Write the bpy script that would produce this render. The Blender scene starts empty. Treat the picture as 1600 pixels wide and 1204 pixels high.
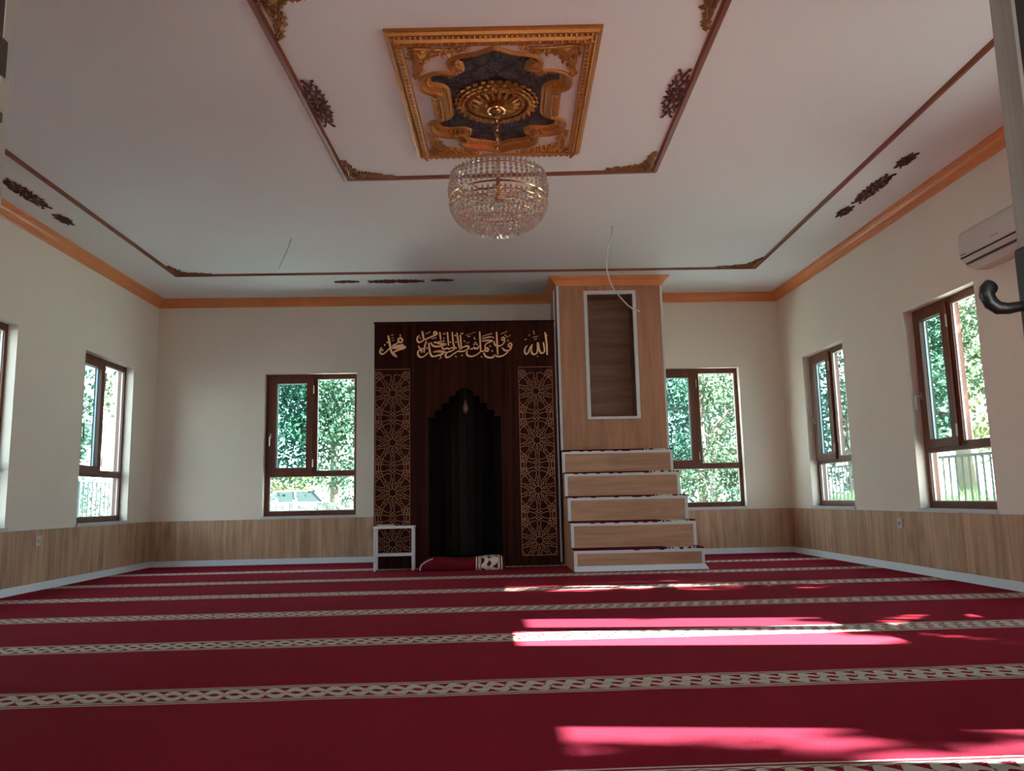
import bpy, bmesh, math, random
from mathutils import Vector, Matrix
random.seed(7)
PI = math.pi
scene = bpy.context.scene
col = scene.collection

# ------------------------------------------------------------------ camera
cam_d = bpy.data.cameras.new('camera'); cam = bpy.data.objects.new('camera', cam_d); col.objects.link(cam)
cam_d.sensor_fit = 'HORIZONTAL'; cam_d.sensor_width = 36.0; cam_d.lens = 1227.0 / 1600 * 36
cam_d.clip_start = 0.02; cam_d.clip_end = 500
pitch, yaw, roll = 0.1421853, 0.0372017, -0.0211188
f0 = Vector((math.sin(yaw), math.cos(yaw), 0)); r0 = Vector((math.cos(yaw), -math.sin(yaw), 0)); u0 = Vector((0, 0, 1))
f2 = f0*math.cos(pitch) + u0*math.sin(pitch); u2 = u0*math.cos(pitch) - f0*math.sin(pitch)
r3 = r0*math.cos(roll) + u2*math.sin(roll); u3 = u2*math.cos(roll) - r0*math.sin(roll)
m = Matrix(((r3.x, u3.x, -f2.x, 0), (r3.y, u3.y, -f2.y, 0), (r3.z, u3.z, -f2.z, 0.707), (0, 0, 0, 1)))
cam.matrix_world = m
scene.camera = cam

# ------------------------------------------------------------------ world, sun, exposure
SKY = 6.6; SUN = 135.0; EXPO = 0.50
world = bpy.data.worlds.new('world'); scene.world = world; world.use_nodes = True
wn = world.node_tree; wn.nodes.clear()
wo = wn.nodes.new('ShaderNodeOutputWorld'); wb = wn.nodes.new('ShaderNodeBackground')
wtc = wn.nodes.new('ShaderNodeTexCoord'); wsx = wn.nodes.new('ShaderNodeSeparateXYZ'); wr = wn.nodes.new('ShaderNodeValToRGB')
wn.links.new(wtc.outputs['Generated'], wsx.inputs[0]); wn.links.new(wsx.outputs['Z'], wr.inputs[0])
wr.color_ramp.elements[0].position = 0.0; wr.color_ramp.elements[0].color = (0.95, 0.98, 1.0, 1)
wr.color_ramp.elements[1].position = 0.75; wr.color_ramp.elements[1].color = (0.36, 0.50, 0.66, 1)
wn.links.new(wr.outputs[0], wb.inputs[0]); wb.inputs[1].default_value = SKY
wn.links.new(wb.outputs[0], wo.inputs[0])
sun_d = bpy.data.lights.new('sun', 'SUN'); sun_d.energy = SUN; sun_d.angle = math.radians(0.53); sun_d.color = (1.0, 0.93, 0.84)
sun = bpy.data.objects.new('sun', sun_d); col.objects.link(sun); sun.location = (30, -3, 18)
SUN_DIR = Vector((-1.0, 0.13, -0.595))
sun.rotation_euler = SUN_DIR.to_track_quat('-Z', 'Y').to_euler()
scene.view_settings.view_transform = 'Standard'; scene.view_settings.look = 'None'
scene.view_settings.exposure = EXPO; scene.view_settings.gamma = 1.0; scene.view_settings.use_curve_mapping = False
scene.cycles.use_denoising = True
scene.cycles.max_bounces = 12; scene.cycles.diffuse_bounces = 8; scene.cycles.transparent_max_bounces = 24
scene.cycles.sample_clamp_indirect = 8.0

# ------------------------------------------------------------------ materials
def nt(name):
    mt = bpy.data.materials.new(name); mt.use_nodes = True; t = mt.node_tree; t.nodes.clear()
    out = t.nodes.new('ShaderNodeOutputMaterial'); return mt, t, out
def N(t, kind, ins=None, **kw):
    n = t.nodes.new('ShaderNode' + kind)
    for k, v in kw.items(): setattr(n, k, v)
    for k, v in (ins or {}).items():
        if hasattr(v, 'bl_idname') or isinstance(v, bpy.types.NodeSocket): t.links.new(v, n.inputs[k])
        else: n.inputs[k].default_value = v
    return n
def MA(t, op, a, b=None, c=None, clamp=False):
    n = t.nodes.new('ShaderNodeMath'); n.operation = op; n.use_clamp = clamp
    for i, v in enumerate((a, b, c)):
        if v is None: continue
        if isinstance(v, bpy.types.NodeSocket): t.links.new(v, n.inputs[i])
        else: n.inputs[i].default_value = v
    return n.outputs[0]
def MIX(t, fac, a, b):
    n = t.nodes.new('ShaderNodeMix'); n.data_type = 'RGBA'
    for i, v in ((0, fac), (6, a), (7, b)):
        if isinstance(v, bpy.types.NodeSocket): t.links.new(v, n.inputs[i])
        else: n.inputs[i].default_value = (v if i == 0 else tuple(v) + (1,) if len(v) == 3 else v)
    return n.outputs[2]
def BSDF(t, out, **kw):
    b = t.nodes.new('ShaderNodeBsdfPrincipled')
    for k, v in kw.items():
        k = k.replace('_', ' ')
        if isinstance(v, bpy.types.NodeSocket): t.links.new(v, b.inputs[k])
        else: b.inputs[k].default_value = v if not (isinstance(v, tuple) and len(v) == 3) else v + (1,)
    t.links.new(b.outputs[0], out.inputs[0]); return b
def BUMP(t, b, h, s=0.3, d=0.01):
    n = N(t, 'Bump', {'Height': h, 'Strength': s, 'Distance': d}); t.links.new(n.outputs[0], b.inputs['Normal'])
def plain(name, c, rough=0.5, metal=0.0, var=0.06, scale=20, bump=0.0, **kw):
    mt, t, out = nt(name)
    tc = N(t, 'NewGeometry'); no = N(t, 'TexNoise', {'Vector': tc.outputs['Position'], 'Scale': scale, 'Detail': 4.0})
    lo = tuple(x*(1-var) for x in c); hi = tuple(min(1, x*(1+var)) for x in c)
    b = BSDF(t, out, Base_Color=MIX(t, no.outputs[0], lo, hi), Roughness=rough, Metallic=metal, **kw)
    if bump: BUMP(t, b, no.outputs[0], bump, 0.01)
    return mt
def wood(name, dark, light, axis=2, along=1.0, across=14.0, plank=0.0, pax=0, rough=0.45, knots=0.35, var=0.35, plank_var=0.22, spec=0.4):
    mt, t, out = nt(name)
    pos = N(t, 'NewGeometry').outputs['Position']
    s = [across]*3; s[axis] = along
    mp = N(t, 'Mapping', {'Vector': pos, 'Scale': tuple(s)})
    vec = mp.outputs[0]
    tone = None
    if plank:
        sp = N(t, 'SeparateXYZ', {0: pos})
        if pax == 'xy': cc = MA(t, 'ADD', sp.outputs[0], sp.outputs[1])
        else: cc = sp.outputs[pax]
        idx = MA(t, 'FLOOR', MA(t, 'DIVIDE', cc, plank))
        wnz = N(t, 'TexWhiteNoise', {'W': idx}, noise_dimensions='1D'); tone = wnz.outputs[0]
        off = N(t, 'CombineXYZ', {0: 0.0, 1: 0.0, 2: MA(t, 'MULTIPLY', tone, 37.0)})
        va = N(t, 'VectorMath', {0: vec, 1: off.outputs[0]}, operation='ADD'); vec = va.outputs[0]
    n1 = N(t, 'TexNoise', {'Vector': vec, 'Scale': 1.0, 'Detail': 6.0, 'Roughness': 0.6, 'Distortion': 0.6})
    s2 = [across*5]*3; s2[axis] = along*2.5
    mp2 = N(t, 'Mapping', {'Vector': pos, 'Scale': tuple(s2)})
    n2 = N(t, 'TexNoise', {'Vector': mp2.outputs[0], 'Scale': 1.0, 'Detail': 3.0})
    f = MA(t, 'ADD', MA(t, 'MULTIPLY', n1.outputs[0], 0.7), MA(t, 'MULTIPLY', n2.outputs[0], 0.3))
    r = N(t, 'ValToRGB', {0: f}); r.color_ramp.elements[0].position = 0.34; r.color_ramp.elements[1].position = 0.62
    r.color_ramp.elements[0].color = dark + (1,); r.color_ramp.elements[1].color = light + (1,)
    c = r.outputs[0]
    if knots:
        s3 = [across*0.32]*3; s3[axis] = along*2.2
        mp3 = N(t, 'Mapping', {'Vector': pos, 'Scale': tuple(s3)})
        vo = N(t, 'TexVoronoi', {'Vector': mp3.outputs[0], 'Scale': 1.0}, feature='F1')
        kf = MA(t, 'SUBTRACT', 1.0, MA(t, 'DIVIDE', vo.outputs['Distance'], 0.26), clamp=True)
        c = MIX(t, MA(t, 'MULTIPLY', MA(t, 'MULTIPLY', kf, n1.outputs[0]), knots*2.6, clamp=True), c, tuple(x*0.35 for x in dark))
    if tone is not None:
        hs = N(t, 'HueSaturation', {'Color': c, 'Value': MA(t, 'ADD', 1 - plank_var/2, MA(t, 'MULTIPLY', tone, plank_var))}); c = hs.outputs[0]
    b = BSDF(t, out, Base_Color=c, Roughness=rough); b.inputs['Specular IOR Level'].default_value = spec; BUMP(t, b, n2.outputs[0], 0.12, 0.003)
    return mt

M = {}
M['plaster'] = plain('cream_plaster', (0.80, 0.735, 0.65), 0.9, var=0.03, scale=3, bump=0.05)
M['ceiling'] = plain('ceiling_plaster', (0.79, 0.80, 0.80), 0.92, var=0.03, scale=1.2, bump=0.04)
M['white'] = plain('white_trim', (0.62, 0.64, 0.67), 0.4, var=0.03)
M['base'] = plain('grey_baseboard', (0.62, 0.68, 0.76), 0.45, var=0.04)
M['oak_wall'] = wood('oak_wainscot', (0.35, 0.195, 0.115), (0.62, 0.42, 0.28), 2, 0.9, 11, plank=0.13, pax='xy', rough=0.5)
M['oak_v'] = wood('oak_vertical', (0.30, 0.13, 0.066), (0.47, 0.235, 0.135), 2, 0.8, 9, rough=0.5, knots=0.4)
M['oak_h'] = wood('oak_horizontal', (0.32, 0.155, 0.088), (0.50, 0.275, 0.17), 0, 0.9, 9, rough=0.5, knots=0.4)
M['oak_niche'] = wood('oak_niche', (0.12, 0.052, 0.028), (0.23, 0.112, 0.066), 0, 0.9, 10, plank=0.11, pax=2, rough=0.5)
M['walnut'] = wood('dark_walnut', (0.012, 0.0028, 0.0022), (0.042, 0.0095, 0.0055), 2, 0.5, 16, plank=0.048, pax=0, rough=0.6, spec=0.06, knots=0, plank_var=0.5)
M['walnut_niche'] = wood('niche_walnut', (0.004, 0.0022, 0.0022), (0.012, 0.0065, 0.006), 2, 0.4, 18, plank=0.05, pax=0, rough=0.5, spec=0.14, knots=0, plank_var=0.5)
M['frame'] = wood('window_frame_wood', (0.095, 0.024, 0.012), (0.165, 0.048, 0.022), 2, 1.2, 14, rough=0.38, knots=0)
M['cornice'] = plain('orange_cornice', (0.72, 0.26, 0.085), 0.32, var=0.15, scale=6)
M['ceil_trim'] = plain('brown_ceiling_trim', (0.22, 0.060, 0.026), 0.42, var=0.15)
M['brown_orn'] = plain('brown_applique', (0.10, 0.018, 0.010), 0.62, var=0.25, scale=60)
M['gold'] = plain('gold_leaf', (0.44, 0.165, 0.036), 0.38, metal=0.55, var=0.35, scale=45)
M['gold_dark'] = plain('aged_gold', (0.27, 0.115, 0.034), 0.42, metal=0.5, var=0.4, scale=70)
M['gold_bright'] = plain('polished_gold', (0.85, 0.55, 0.25), 0.15, metal=1.0, var=0.05)
M['gold_text'] = plain('letter_gold', (0.95, 0.52, 0.28), 0.35, metal=0.25, var=0.15, scale=30)
M['carve_l'] = plain('carved_line_gold', (0.34, 0.145, 0.072), 0.42, metal=0.35, var=0.2)
M['black'] = plain('black_metal', (0.012, 0.011, 0.012), 0.35, var=0.1)
M['acwhite'] = plain('ac_plastic', (0.60, 0.57, 0.53), 0.4, var=0.02)
M['acdark'] = plain('ac_slot', (0.03, 0.03, 0.03), 0.5)
M['cable'] = plain('white_cable', (0.55, 0.52, 0.48), 0.5)
M['doorgrey'] = wood('door_grey_stile', (0.20, 0.175, 0.16), (0.32, 0.28, 0.26), 2, 0.8, 30, rough=0.5, knots=0)
M['doordark'] = plain('door_dark', (0.03, 0.017, 0.014), 0.5, var=0.3)
M['pale'] = plain('door_pale_edge', (0.30, 0.27, 0.24), 0.5, var=0.1)
M['book'] = plain('tan_book_cover', (0.42, 0.33, 0.19), 0.6, var=0.1)
M['page'] = plain('book_pages', (0.62, 0.57, 0.46), 0.8)
M['steel'] = plain('hinge_steel', (0.45, 0.36, 0.30), 0.35, metal=0.7)
M['roof'] = plain('exterior_render', (0.8, 0.78, 0.75), 0.9)
M['concrete'] = plain('pale_concrete', (0.27, 0.28, 0.28), 0.9, var=0.2, scale=3, bump=0.2)
M['asphalt'] = plain('pale_pavement', (0.16, 0.165, 0.16), 0.95, var=0.15, scale=1.5)
M['rail'] = plain('railing_steel', (0.02, 0.035, 0.036), 0.5, metal=0.3)
M['bark'] = plain('bark', (0.13, 0.105, 0.085), 0.95, var=0.4, scale=14, bump=0.6)
M['carpaint'] = plain('white_car_paint', (0.75, 0.76, 0.78), 0.2, var=0.01)
M['carglass'] = plain('car_window', (0.012, 0.022, 0.022), 0.35)
M['tyre'] = plain('tyre_rubber', (0.02, 0.02, 0.02), 0.8)
M['roof_tile'] = plain('roof_tiles', (0.24, 0.22, 0.22), 0.85, var=0.3, scale=8)

def glass_pane(name, tint, gl=0.08):
    mt, t, out = nt(name)
    tr = N(t, 'BsdfTransparent', {0: tint + (1,)}); g = N(t, 'BsdfGlossy', {0: (1, 1, 1, 1), 'Roughness': 0.02})
    ge = N(t, 'NewGeometry'); dp_ = N(t, 'VectorMath', {0: ge.outputs['Incoming'], 1: ge.outputs['Normal']}, operation='DOT_PRODUCT')
    sch = MA(t, 'ADD', 0.03, MA(t, 'MULTIPLY', 0.9, MA(t, 'POWER', MA(t, 'SUBTRACT', 1.0, MA(t, 'ABSOLUTE', dp_.outputs['Value'])), 5.0)))
    mx = N(t, 'MixShader', {0: sch})
    t.links.new(tr.outputs[0], mx.inputs[1]); t.links.new(g.outputs[0], mx.inputs[2]); t.links.new(mx.outputs[0], out.inputs[0])
    return mt
M['glass'] = glass_pane('clear_window_glass', (0.90, 0.97, 0.95))
M['glass_sash'] = glass_pane('tinted_sash_glass', (0.55, 0.74, 0.76))
M['shelf_glass'] = glass_pane('smoked_shelf_glass', (0.35, 0.35, 0.36))
def crystal_mat():
    mt, t, out = nt('crystal')
    g = N(t, 'BsdfGlass', {0: (1.0, 0.96, 0.94, 1), 'Roughness': 0.0, 'IOR': 1.5})
    tr = N(t, 'BsdfTransparent', {0: (0.97, 0.93, 0.91, 1)}); gl = N(t, 'BsdfGlossy', {0: (1, 0.95, 0.92, 1), 'Roughness': 0.04})
    m1 = N(t, 'MixShader', {0: 0.12}); t.links.new(g.outputs[0], m1.inputs[1]); t.links.new(tr.outputs[0], m1.inputs[2])
    m2 = N(t, 'MixShader', {0: 0.22}); t.links.new(m1.outputs[0], m2.inputs[1]); t.links.new(gl.outputs[0], m2.inputs[2])
    df = N(t, 'BsdfTranslucent', {0: (0.95, 0.88, 0.84, 1)}); m3 = N(t, 'MixShader', {0: 0.34}); t.links.new(m2.outputs[0], m3.inputs[1]); t.links.new(df.outputs[0], m3.inputs[2])
    t.links.new(m3.outputs[0], out.inputs[0]); return mt
M['crystal'] = crystal_mat()
def sleeve_mat():
    mt, t, out = nt('clear_sleeve')
    tr = N(t, 'BsdfTransparent', {0: (0.9, 0.8, 0.7, 1)}); gl = N(t, 'BsdfGlossy', {0: (1, 0.9, 0.8, 1), 'Roughness': 0.1})
    m2 = N(t, 'MixShader', {0: 0.2}); t.links.new(tr.outputs[0], m2.inputs[1]); t.links.new(gl.outputs[0], m2.inputs[2])
    t.links.new(m2.outputs[0], out.inputs[0]); return mt
M['sleeve'] = sleeve_mat()
def leaf_mat(name, c1, c2, tr=0.45):
    mt, t, out = nt(name)
    pos = N(t, 'NewGeometry').outputs['Position']
    no = N(t, 'TexNoise', {'Vector': pos, 'Scale': 1.6, 'Detail': 5.0}); n2 = N(t, 'TexNoise', {'Vector': pos, 'Scale': 17.0})
    r = N(t, 'ValToRGB', {0: MA(t, 'ADD', MA(t, 'MULTIPLY', no.outputs[0], 0.5), MA(t, 'MULTIPLY', n2.outputs[0], 0.5))})
    r.color_ramp.elements[0].position = 0.38; r.color_ramp.elements[1].position = 0.62
    r.color_ramp.elements[0].color = c1 + (1,); r.color_ramp.elements[1].color = c2 + (1,)
    d = N(t, 'BsdfDiffuse', {0: r.outputs[0]}); tl = N(t, 'BsdfTranslucent', {0: r.outputs[0]})
    mx = N(t, 'MixShader', {0: tr}); t.links.new(d.outputs[0], mx.inputs[1]); t.links.new(tl.outputs[0], mx.inputs[2])
    t.links.new(mx.outputs[0], out.inputs[0]); return mt
M['leaf_a'] = leaf_mat('leaf_fresh', (0.022, 0.060, 0.042), (0.085, 0.165, 0.10))
M['leaf_b'] = leaf_mat('leaf_blue_green', (0.022, 0.055, 0.042), (0.07, 0.14, 0.105))
M['leaf_c'] = leaf_mat('leaf_olive', (0.035, 0.062, 0.038), (0.11, 0.155, 0.10))
M['leaf_y'] = leaf_mat('leaf_yellow', (0.06, 0.095, 0.04), (0.20, 0.22, 0.09))
M['grass'] = leaf_mat('grass_blade', (0.05, 0.13, 0.045), (0.14, 0.27, 0.10), 0.3)

# carpet with woven prayer rows
def braid(t, x, v, red, cream, dark):
    """colour of the interlaced band: x in periods, v in -1..1 across the band"""
    av = MA(t, 'ABSOLUTE', v)
    sn = MA(t, 'SINE', MA(t, 'MULTIPLY', x, 2*PI))
    xs = MA(t, 'ADD', x, MA(t, 'MULTIPLY', v, 0.24))
    s1 = MA(t, 'MULTIPLY', MA(t, 'SINE', MA(t, 'MULTIPLY', xs, 2*PI)), 0.41)
    d1 = MA(t, 'ABSOLUTE', MA(t, 'SUBTRACT', v, s1)); d2 = MA(t, 'ABSOLUTE', MA(t, 'ADD', v, s1))
    dm = MA(t, 'MINIMUM', d1, d2)
    strand = MA(t, 'LESS_THAN', dm, 0.235)
    line = MA(t, 'MULTIPLY', MA(t, 'GREATER_THAN', MA(t, 'MULTIPLY', v, sn), 0.0), MA(t, 'LESS_THAN', MA(t, 'ABSOLUTE', MA(t, 'SUBTRACT', MA(t, 'MAXIMUM', d1, d2), 0.22)), 0.03))
    edge = MA(t, 'GREATER_THAN', av, 0.62)
    c = MIX(t, strand, red, cream)
    c = MIX(t, line, c, dark)
    c = MIX(t, edge, c, cream)
    l2 = MA(t, 'LESS_THAN', MA(t, 'ABSOLUTE', MA(t, 'SUBTRACT', av, MA(t, 'ADD', 0.68, MA(t, 'MULTIPLY', MA(t, 'SINE', MA(t, 'MULTIPLY', x, 4*PI)), 0.05)))), 0.022)
    c = MIX(t, l2, c, dark)
    l3 = MA(t, 'LESS_THAN', MA(t, 'ABSOLUTE', MA(t, 'SUBTRACT', av, 0.86)), 0.05)
    c = MIX(t, l3, c, red)
    return c
RED = (0.25, 0.0075, 0.022); CREAM = (0.60, 0.55, 0.46); DARKL = (0.06, 0.02, 0.02)
def carpet_mat():
    mt, t, out = nt('red_prayer_carpet')
    pos = N(t, 'NewGeometry').outputs['Position']; sp = N(t, 'SeparateXYZ', {0: pos})
    wob = N(t, 'TexNoise', {'Vector': pos, 'Scale': 2.2, 'Detail': 2.0})
    y = MA(t, 'ADD', sp.outputs[1], MA(t, 'MULTIPLY', MA(t, 'SUBTRACT', wob.outputs[0], 0.5), 0.035))
    q = MA(t, 'DIVIDE', MA(t, 'SUBTRACT', y, 3.115 - 1.062*10.5), 1.062)
    fr = MA(t, 'SUBTRACT', MA(t, 'FRACT', q), 0.5)
    v = MA(t, 'DIVIDE', MA(t, 'MULTIPLY', fr, 1.062), 0.118)
    inb = MA(t, 'LESS_THAN', MA(t, 'ABSOLUTE', v), 1.0)
    big = N(t, 'TexNoise', {'Vector': pos, 'Scale': 1.3, 'Detail': 6.0, 'Roughness': 0.7}); fine = N(t, 'TexNoise', {'Vector': pos, 'Scale': 180.0, 'Detail': 2.0})
    red = MIX(t, big.outputs[0], (RED[0]*0.78, RED[1]*0.8, RED[2]*0.8), (RED[0]*1.22, RED[1]*1.2, RED[2]*1.25))
    c = MIX(t, inb, red, braid(t, MA(t, 'DIVIDE', sp.outputs[0], 0.152), v, red, CREAM, DARKL))
    c = MIX(t, MA(t, 'MULTIPLY', fine.outputs[0], 0.35), c, (0.03, 0.004, 0.006))
    b = BSDF(t, out, Base_Color=c, Roughness=0.95)
    b.inputs['Sheen Weight'].default_value = 0.018; b.inputs['Sheen Roughness'].default_value = 0.5; b.inputs['Sheen Tint'].default_value = (1, 0.75, 0.8, 1)
    b.inputs['Specular IOR Level'].default_value = 0.02
    BUMP(t, b, MA(t, 'ADD', MA(t, 'MULTIPLY', fine.outputs[0], 0.4), big.outputs[0]), 0.5, 0.02)
    return mt
M['carpet'] = carpet_mat()
def cloth_mat(name, x0, x1, red, line_w=0.012, stroke=0.045):
    """red woven cloth whose cream border pattern runs between world x0 and x1"""
    mt, t, out = nt(name)
    pos = N(t, 'NewGeometry').outputs['Position']; sp = N(t, 'SeparateXYZ', {0: pos})
    v = MA(t, 'DIVIDE', MA(t, 'SUBTRACT', sp.outputs[0], (x0+x1)/2), (x1-x0)/2)
    av = MA(t, 'ABSOLUTE', v)
    inb = MA(t, 'LESS_THAN', av, 1.0)
    u = MA(t, 'ADD', MA(t, 'MULTIPLY', sp.outputs[1], 1.0), MA(t, 'MULTIPLY', sp.outputs[2], -1.0))
    c = braid(t, MA(t, 'DIVIDE', u, 0.16), v, red, CREAM, DARKL)
    c = MIX(t, inb, red, c)
    fine = N(t, 'TexNoise', {'Vector': pos, 'Scale': 150.0})
    b = BSDF(t, out, Base_Color=c, Roughness=0.95); b.inputs['Specular IOR Level'].default_value = 0.1
    BUMP(t, b, fine.outputs[0], 0.4, 0.01); return mt
M['cushion'] = cloth_mat('cushion_cloth', -0.10, 0.165, (0.13, 0.006, 0.011))
M['tread'] = cloth_mat('tread_cloth', 1.74, 2.02, (0.09, 0.006, 0.012))
def damask():
    mt, t, out = nt('damask_panel')
    tc = N(t, 'TexCoord'); sp = N(t, 'SeparateXYZ', {0: tc.outputs['Object']})
    def cell(o, per):
        return MA(t, 'SUBTRACT', MA(t, 'FRACT', MA(t, 'ADD', MA(t, 'DIVIDE', o, per), 0.5)), 0.5)
    def rosette(ox, oy):
        a = cell(MA(t, 'ADD', sp.outputs[0], ox), 0.17); b = cell(MA(t, 'ADD', sp.outputs[1], oy), 0.20)
        r = MA(t, 'SQRT', MA(t, 'ADD', MA(t, 'MULTIPLY', a, a), MA(t, 'MULTIPLY', b, b)))
        th = MA(t, 'ARCTAN2', a, b)
        lob = MA(t, 'ADD', 0.27, MA(t, 'MULTIPLY', MA(t, 'SINE', MA(t, 'MULTIPLY', th, 10.0)), 0.06))
        inner = MA(t, 'LESS_THAN', r, lob)
        rings = MA(t, 'GREATER_THAN', MA(t, 'SINE', MA(t, 'ADD', MA(t, 'MULTIPLY', r, 60.0), MA(t, 'MULTIPLY', MA(t, 'SINE', MA(t, 'MULTIPLY', th, 8.0)), 1.5))), -0.1)
        return MA(t, 'MULTIPLY', inner, rings)
    no = N(t, 'TexNoise', {'Vector': tc.outputs['Object'], 'Scale': 38.0, 'Detail': 1.0})
    bits = MA(t, 'MULTIPLY', MA(t, 'GREATER_THAN', no.outputs[0], 0.56), 0.75)
    f = MA(t, 'MAXIMUM', MA(t, 'MAXIMUM', rosette(0, 0), rosette(0.085, 0.1)), bits)
    BSDF(t, out, Base_Color=MIX(t, f, (0.022, 0.006, 0.008), (0.085, 0.075, 0.08)), Roughness=0.6); return mt
M['damask'] = damask()
def marble():
    mt, t, out = nt('veined_cream_panel')
    tc = N(t, 'TexCoord'); no = N(t, 'TexNoise', {'Vector': tc.outputs['Object'], 'Scale': 9.0, 'Detail': 8.0, 'Roughness': 0.7, 'Distortion': 1.5})
    BSDF(t, out, Base_Color=MIX(t, no.outputs[0], (0.50, 0.36, 0.34), (0.72, 0.62, 0.60)), Roughness=0.4); return mt
M['marble'] = marble()
def stone():
    mt, t, out = nt('stone_wall')
    pos = N(t, 'NewGeometry').outputs['Position']
    br = N(t, 'TexBrick', {'Vector': N(t, 'Mapping', {'Vector': pos, 'Rotation': (PI/2, 0, 0)}).outputs[0], 'Color1': (0.11, 0.125, 0.115, 1), 'Color2': (0.065, 0.078, 0.072, 1), 'Mortar': (0.03, 0.035, 0.03, 1), 'Scale': 1.0, 'Mortar Size': 0.012, 'Brick Width': 0.55, 'Row Height': 0.26})
    b = BSDF(t, out, Base_Color=br.outputs[0], Roughness=0.95)
    no = N(t, 'TexNoise', {'Vector': pos, 'Scale': 9.0, 'Detail': 6.0}); BUMP(t, b, no.outputs[0], 0.6, 0.05); return mt
M['stone'] = stone()
def egg():  # gold with beaded relief along its length
    mt, t, out = nt('beaded_gold')
    tc = N(t, 'TexCoord'); sp = N(t, 'SeparateXYZ', {0: tc.outputs['Object']})
    w = MA(t, 'MULTIPLY', MA(t, 'SINE', MA(t, 'MULTIPLY', sp.outputs[0], 2*PI/0.042)), MA(t, 'SINE', MA(t, 'MULTIPLY', sp.outputs[1], 2*PI/0.042)))
    b = BSDF(t, out, Base_Color=(0.58, 0.25, 0.05), Roughness=0.36, Metallic=0.55); BUMP(t, b, w, 0.8, 0.012); return mt
M['egg'] = egg()

# ------------------------------------------------------------------ mesh helpers
class MB:
    def __init__(s): s.v = []; s.f = []
    def add(s, vs, fs):
        o = len(s.v); s.v += [tuple(p) for p in vs]; s.f += [tuple(i+o for i in f) for f in fs]; return s
    def box(s, x0, x1, y0, y1, z0, z1):
        return s.add([(x0,y0,z0),(x1,y0,z0),(x1,y1,z0),(x0,y1,z0),(x0,y0,z1),(x1,y0,z1),(x1,y1,z1),(x0,y1,z1)],
                     [(0,3,2,1),(4,5,6,7),(0,1,5,4),(1,2,6,5),(2,3,7,6),(3,0,4,7)])
    def prism(s, poly, axis, a, b):
        """polygon in the two other axes (cyclic order) extruded along axis from a to b"""
        n = len(poly)
        def P(p, c):
            if axis == 0: return (c, p[0], p[1])
            if axis == 1: return (p[0], c, p[1])
            return (p[0], p[1], c)
        return s.add([P(p, a) for p in poly] + [P(p, b) for p in poly],
                     [tuple(range(n-1, -1, -1)), tuple(range(n, 2*n))] + [(i, (i+1) % n, n+(i+1) % n, n+i) for i in range(n)])
    def tube(s, pts, r, n=8, cap=True, flat=None):
        pts = [Vector(p) for p in pts]; rs = r if isinstance(r, (list, tuple)) else [r]*len(pts)
        rings = []; up = None
        for i, p in enumerate(pts):
            d = (pts[min(i+1, len(pts)-1)] - pts[max(i-1, 0)])
            if d.length < 1e-9: d = Vector((0, 0, 1))
            d.normalize()
            if up is None: up = Vector((0, 0, 1)) if abs(d.z) < 0.9 else Vector((1, 0, 0))
            a = d.cross(up)
            if a.length < 1e-6: a = d.cross(Vector((1, 0, 0)))
            a.normalize(); b = a.cross(d).normalized()
            if not flat: up = b
            k = flat or 1.0
            rings.append([p + a*rs[i]*math.cos(2*PI*j/n) + b*rs[i]*k*math.sin(2*PI*j/n) for j in range(n)])
        vs = [q for rg in rings for q in rg]; fs = []
        for i in range(len(pts)-1):
            for j in range(n): fs.append((i*n+j, i*n+(j+1) % n, (i+1)*n+(j+1) % n, (i+1)*n+j))
        if cap: fs += [tuple(range(n-1, -1, -1)), tuple(range((len(pts)-1)*n, len(pts)*n))]
        return s.add(vs, fs)
    def lathe(s, prof, n=32, c=(0, 0, 0)):
        vs = []; fs = []
        for r, z in prof:
            for j in range(n): vs.append((c[0]+r*math.cos(2*PI*j/n), c[1]+r*math.sin(2*PI*j/n), c[2]+z))
        for i in range(len(prof)-1):
            for j in range(n): fs.append((i*n+j, i*n+(j+1) % n, (i+1)*n+(j+1) % n, (i+1)*n+j))
        return s.add(vs, fs)
    def gem(s, c, r, h, n=6, up=(0, 0, 1), top=0.35):
        c = Vector(c); up = Vector(up).normalized(); a = up.orthogonal().normalized(); b = up.cross(a)
        vs = [c+up*h*0.5] + [c+up*h*(0.5-top)+(a*math.cos(2*PI*j/n)+b*math.sin(2*PI*j/n))*r for j in range(n)] + [c-up*h*0.5]
        fs = [(0, 1+j, 1+(j+1) % n) for j in range(n)] + [(n+1, 1+(j+1) % n, 1+j) for j in range(n)]
        return s.add(vs, fs)
def link(name, mb, mat, parent=None, smooth=False, bevel=0.0, kind=None, label=None):
    me = bpy.data.meshes.new(name); me.from_pydata(mb.v, [], mb.f); me.update()
    if smooth or bevel:
        bm = bmesh.new(); bm.from_mesh(me)
        if smooth == 2: bmesh.ops.remove_doubles(bm, verts=bm.verts, dist=1e-5)
        bm.to_mesh(me); bm.free()
    if smooth: me.polygons.foreach_set('use_smooth', [True]*len(me.polygons))
    me.materials.append(M[mat] if isinstance(mat, str) else mat)
    o = bpy.data.objects.new(name, me); col.objects.link(o)
    if parent:
        o.parent = parent
    if bevel:
        bv = o.modifiers.new('bevel', 'BEVEL'); bv.width = bevel; bv.segments = 2; bv.limit_method = 'ANGLE'
    if kind: o['kind'] = kind
    if label: o['label'] = label
    return o
def wpart(name, mb, mat, parent, **kw):
    """part modelled in world coordinates, moved into its parent's (unrotated) frame"""
    L = parent.location.copy(); p = parent.parent
    while p: L += p.location; p = p.parent
    mb.v = [(x-L.x, y-L.y, z-L.z) for x, y, z in mb.v]
    return link(name, mb, mat, parent, **kw)
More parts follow.
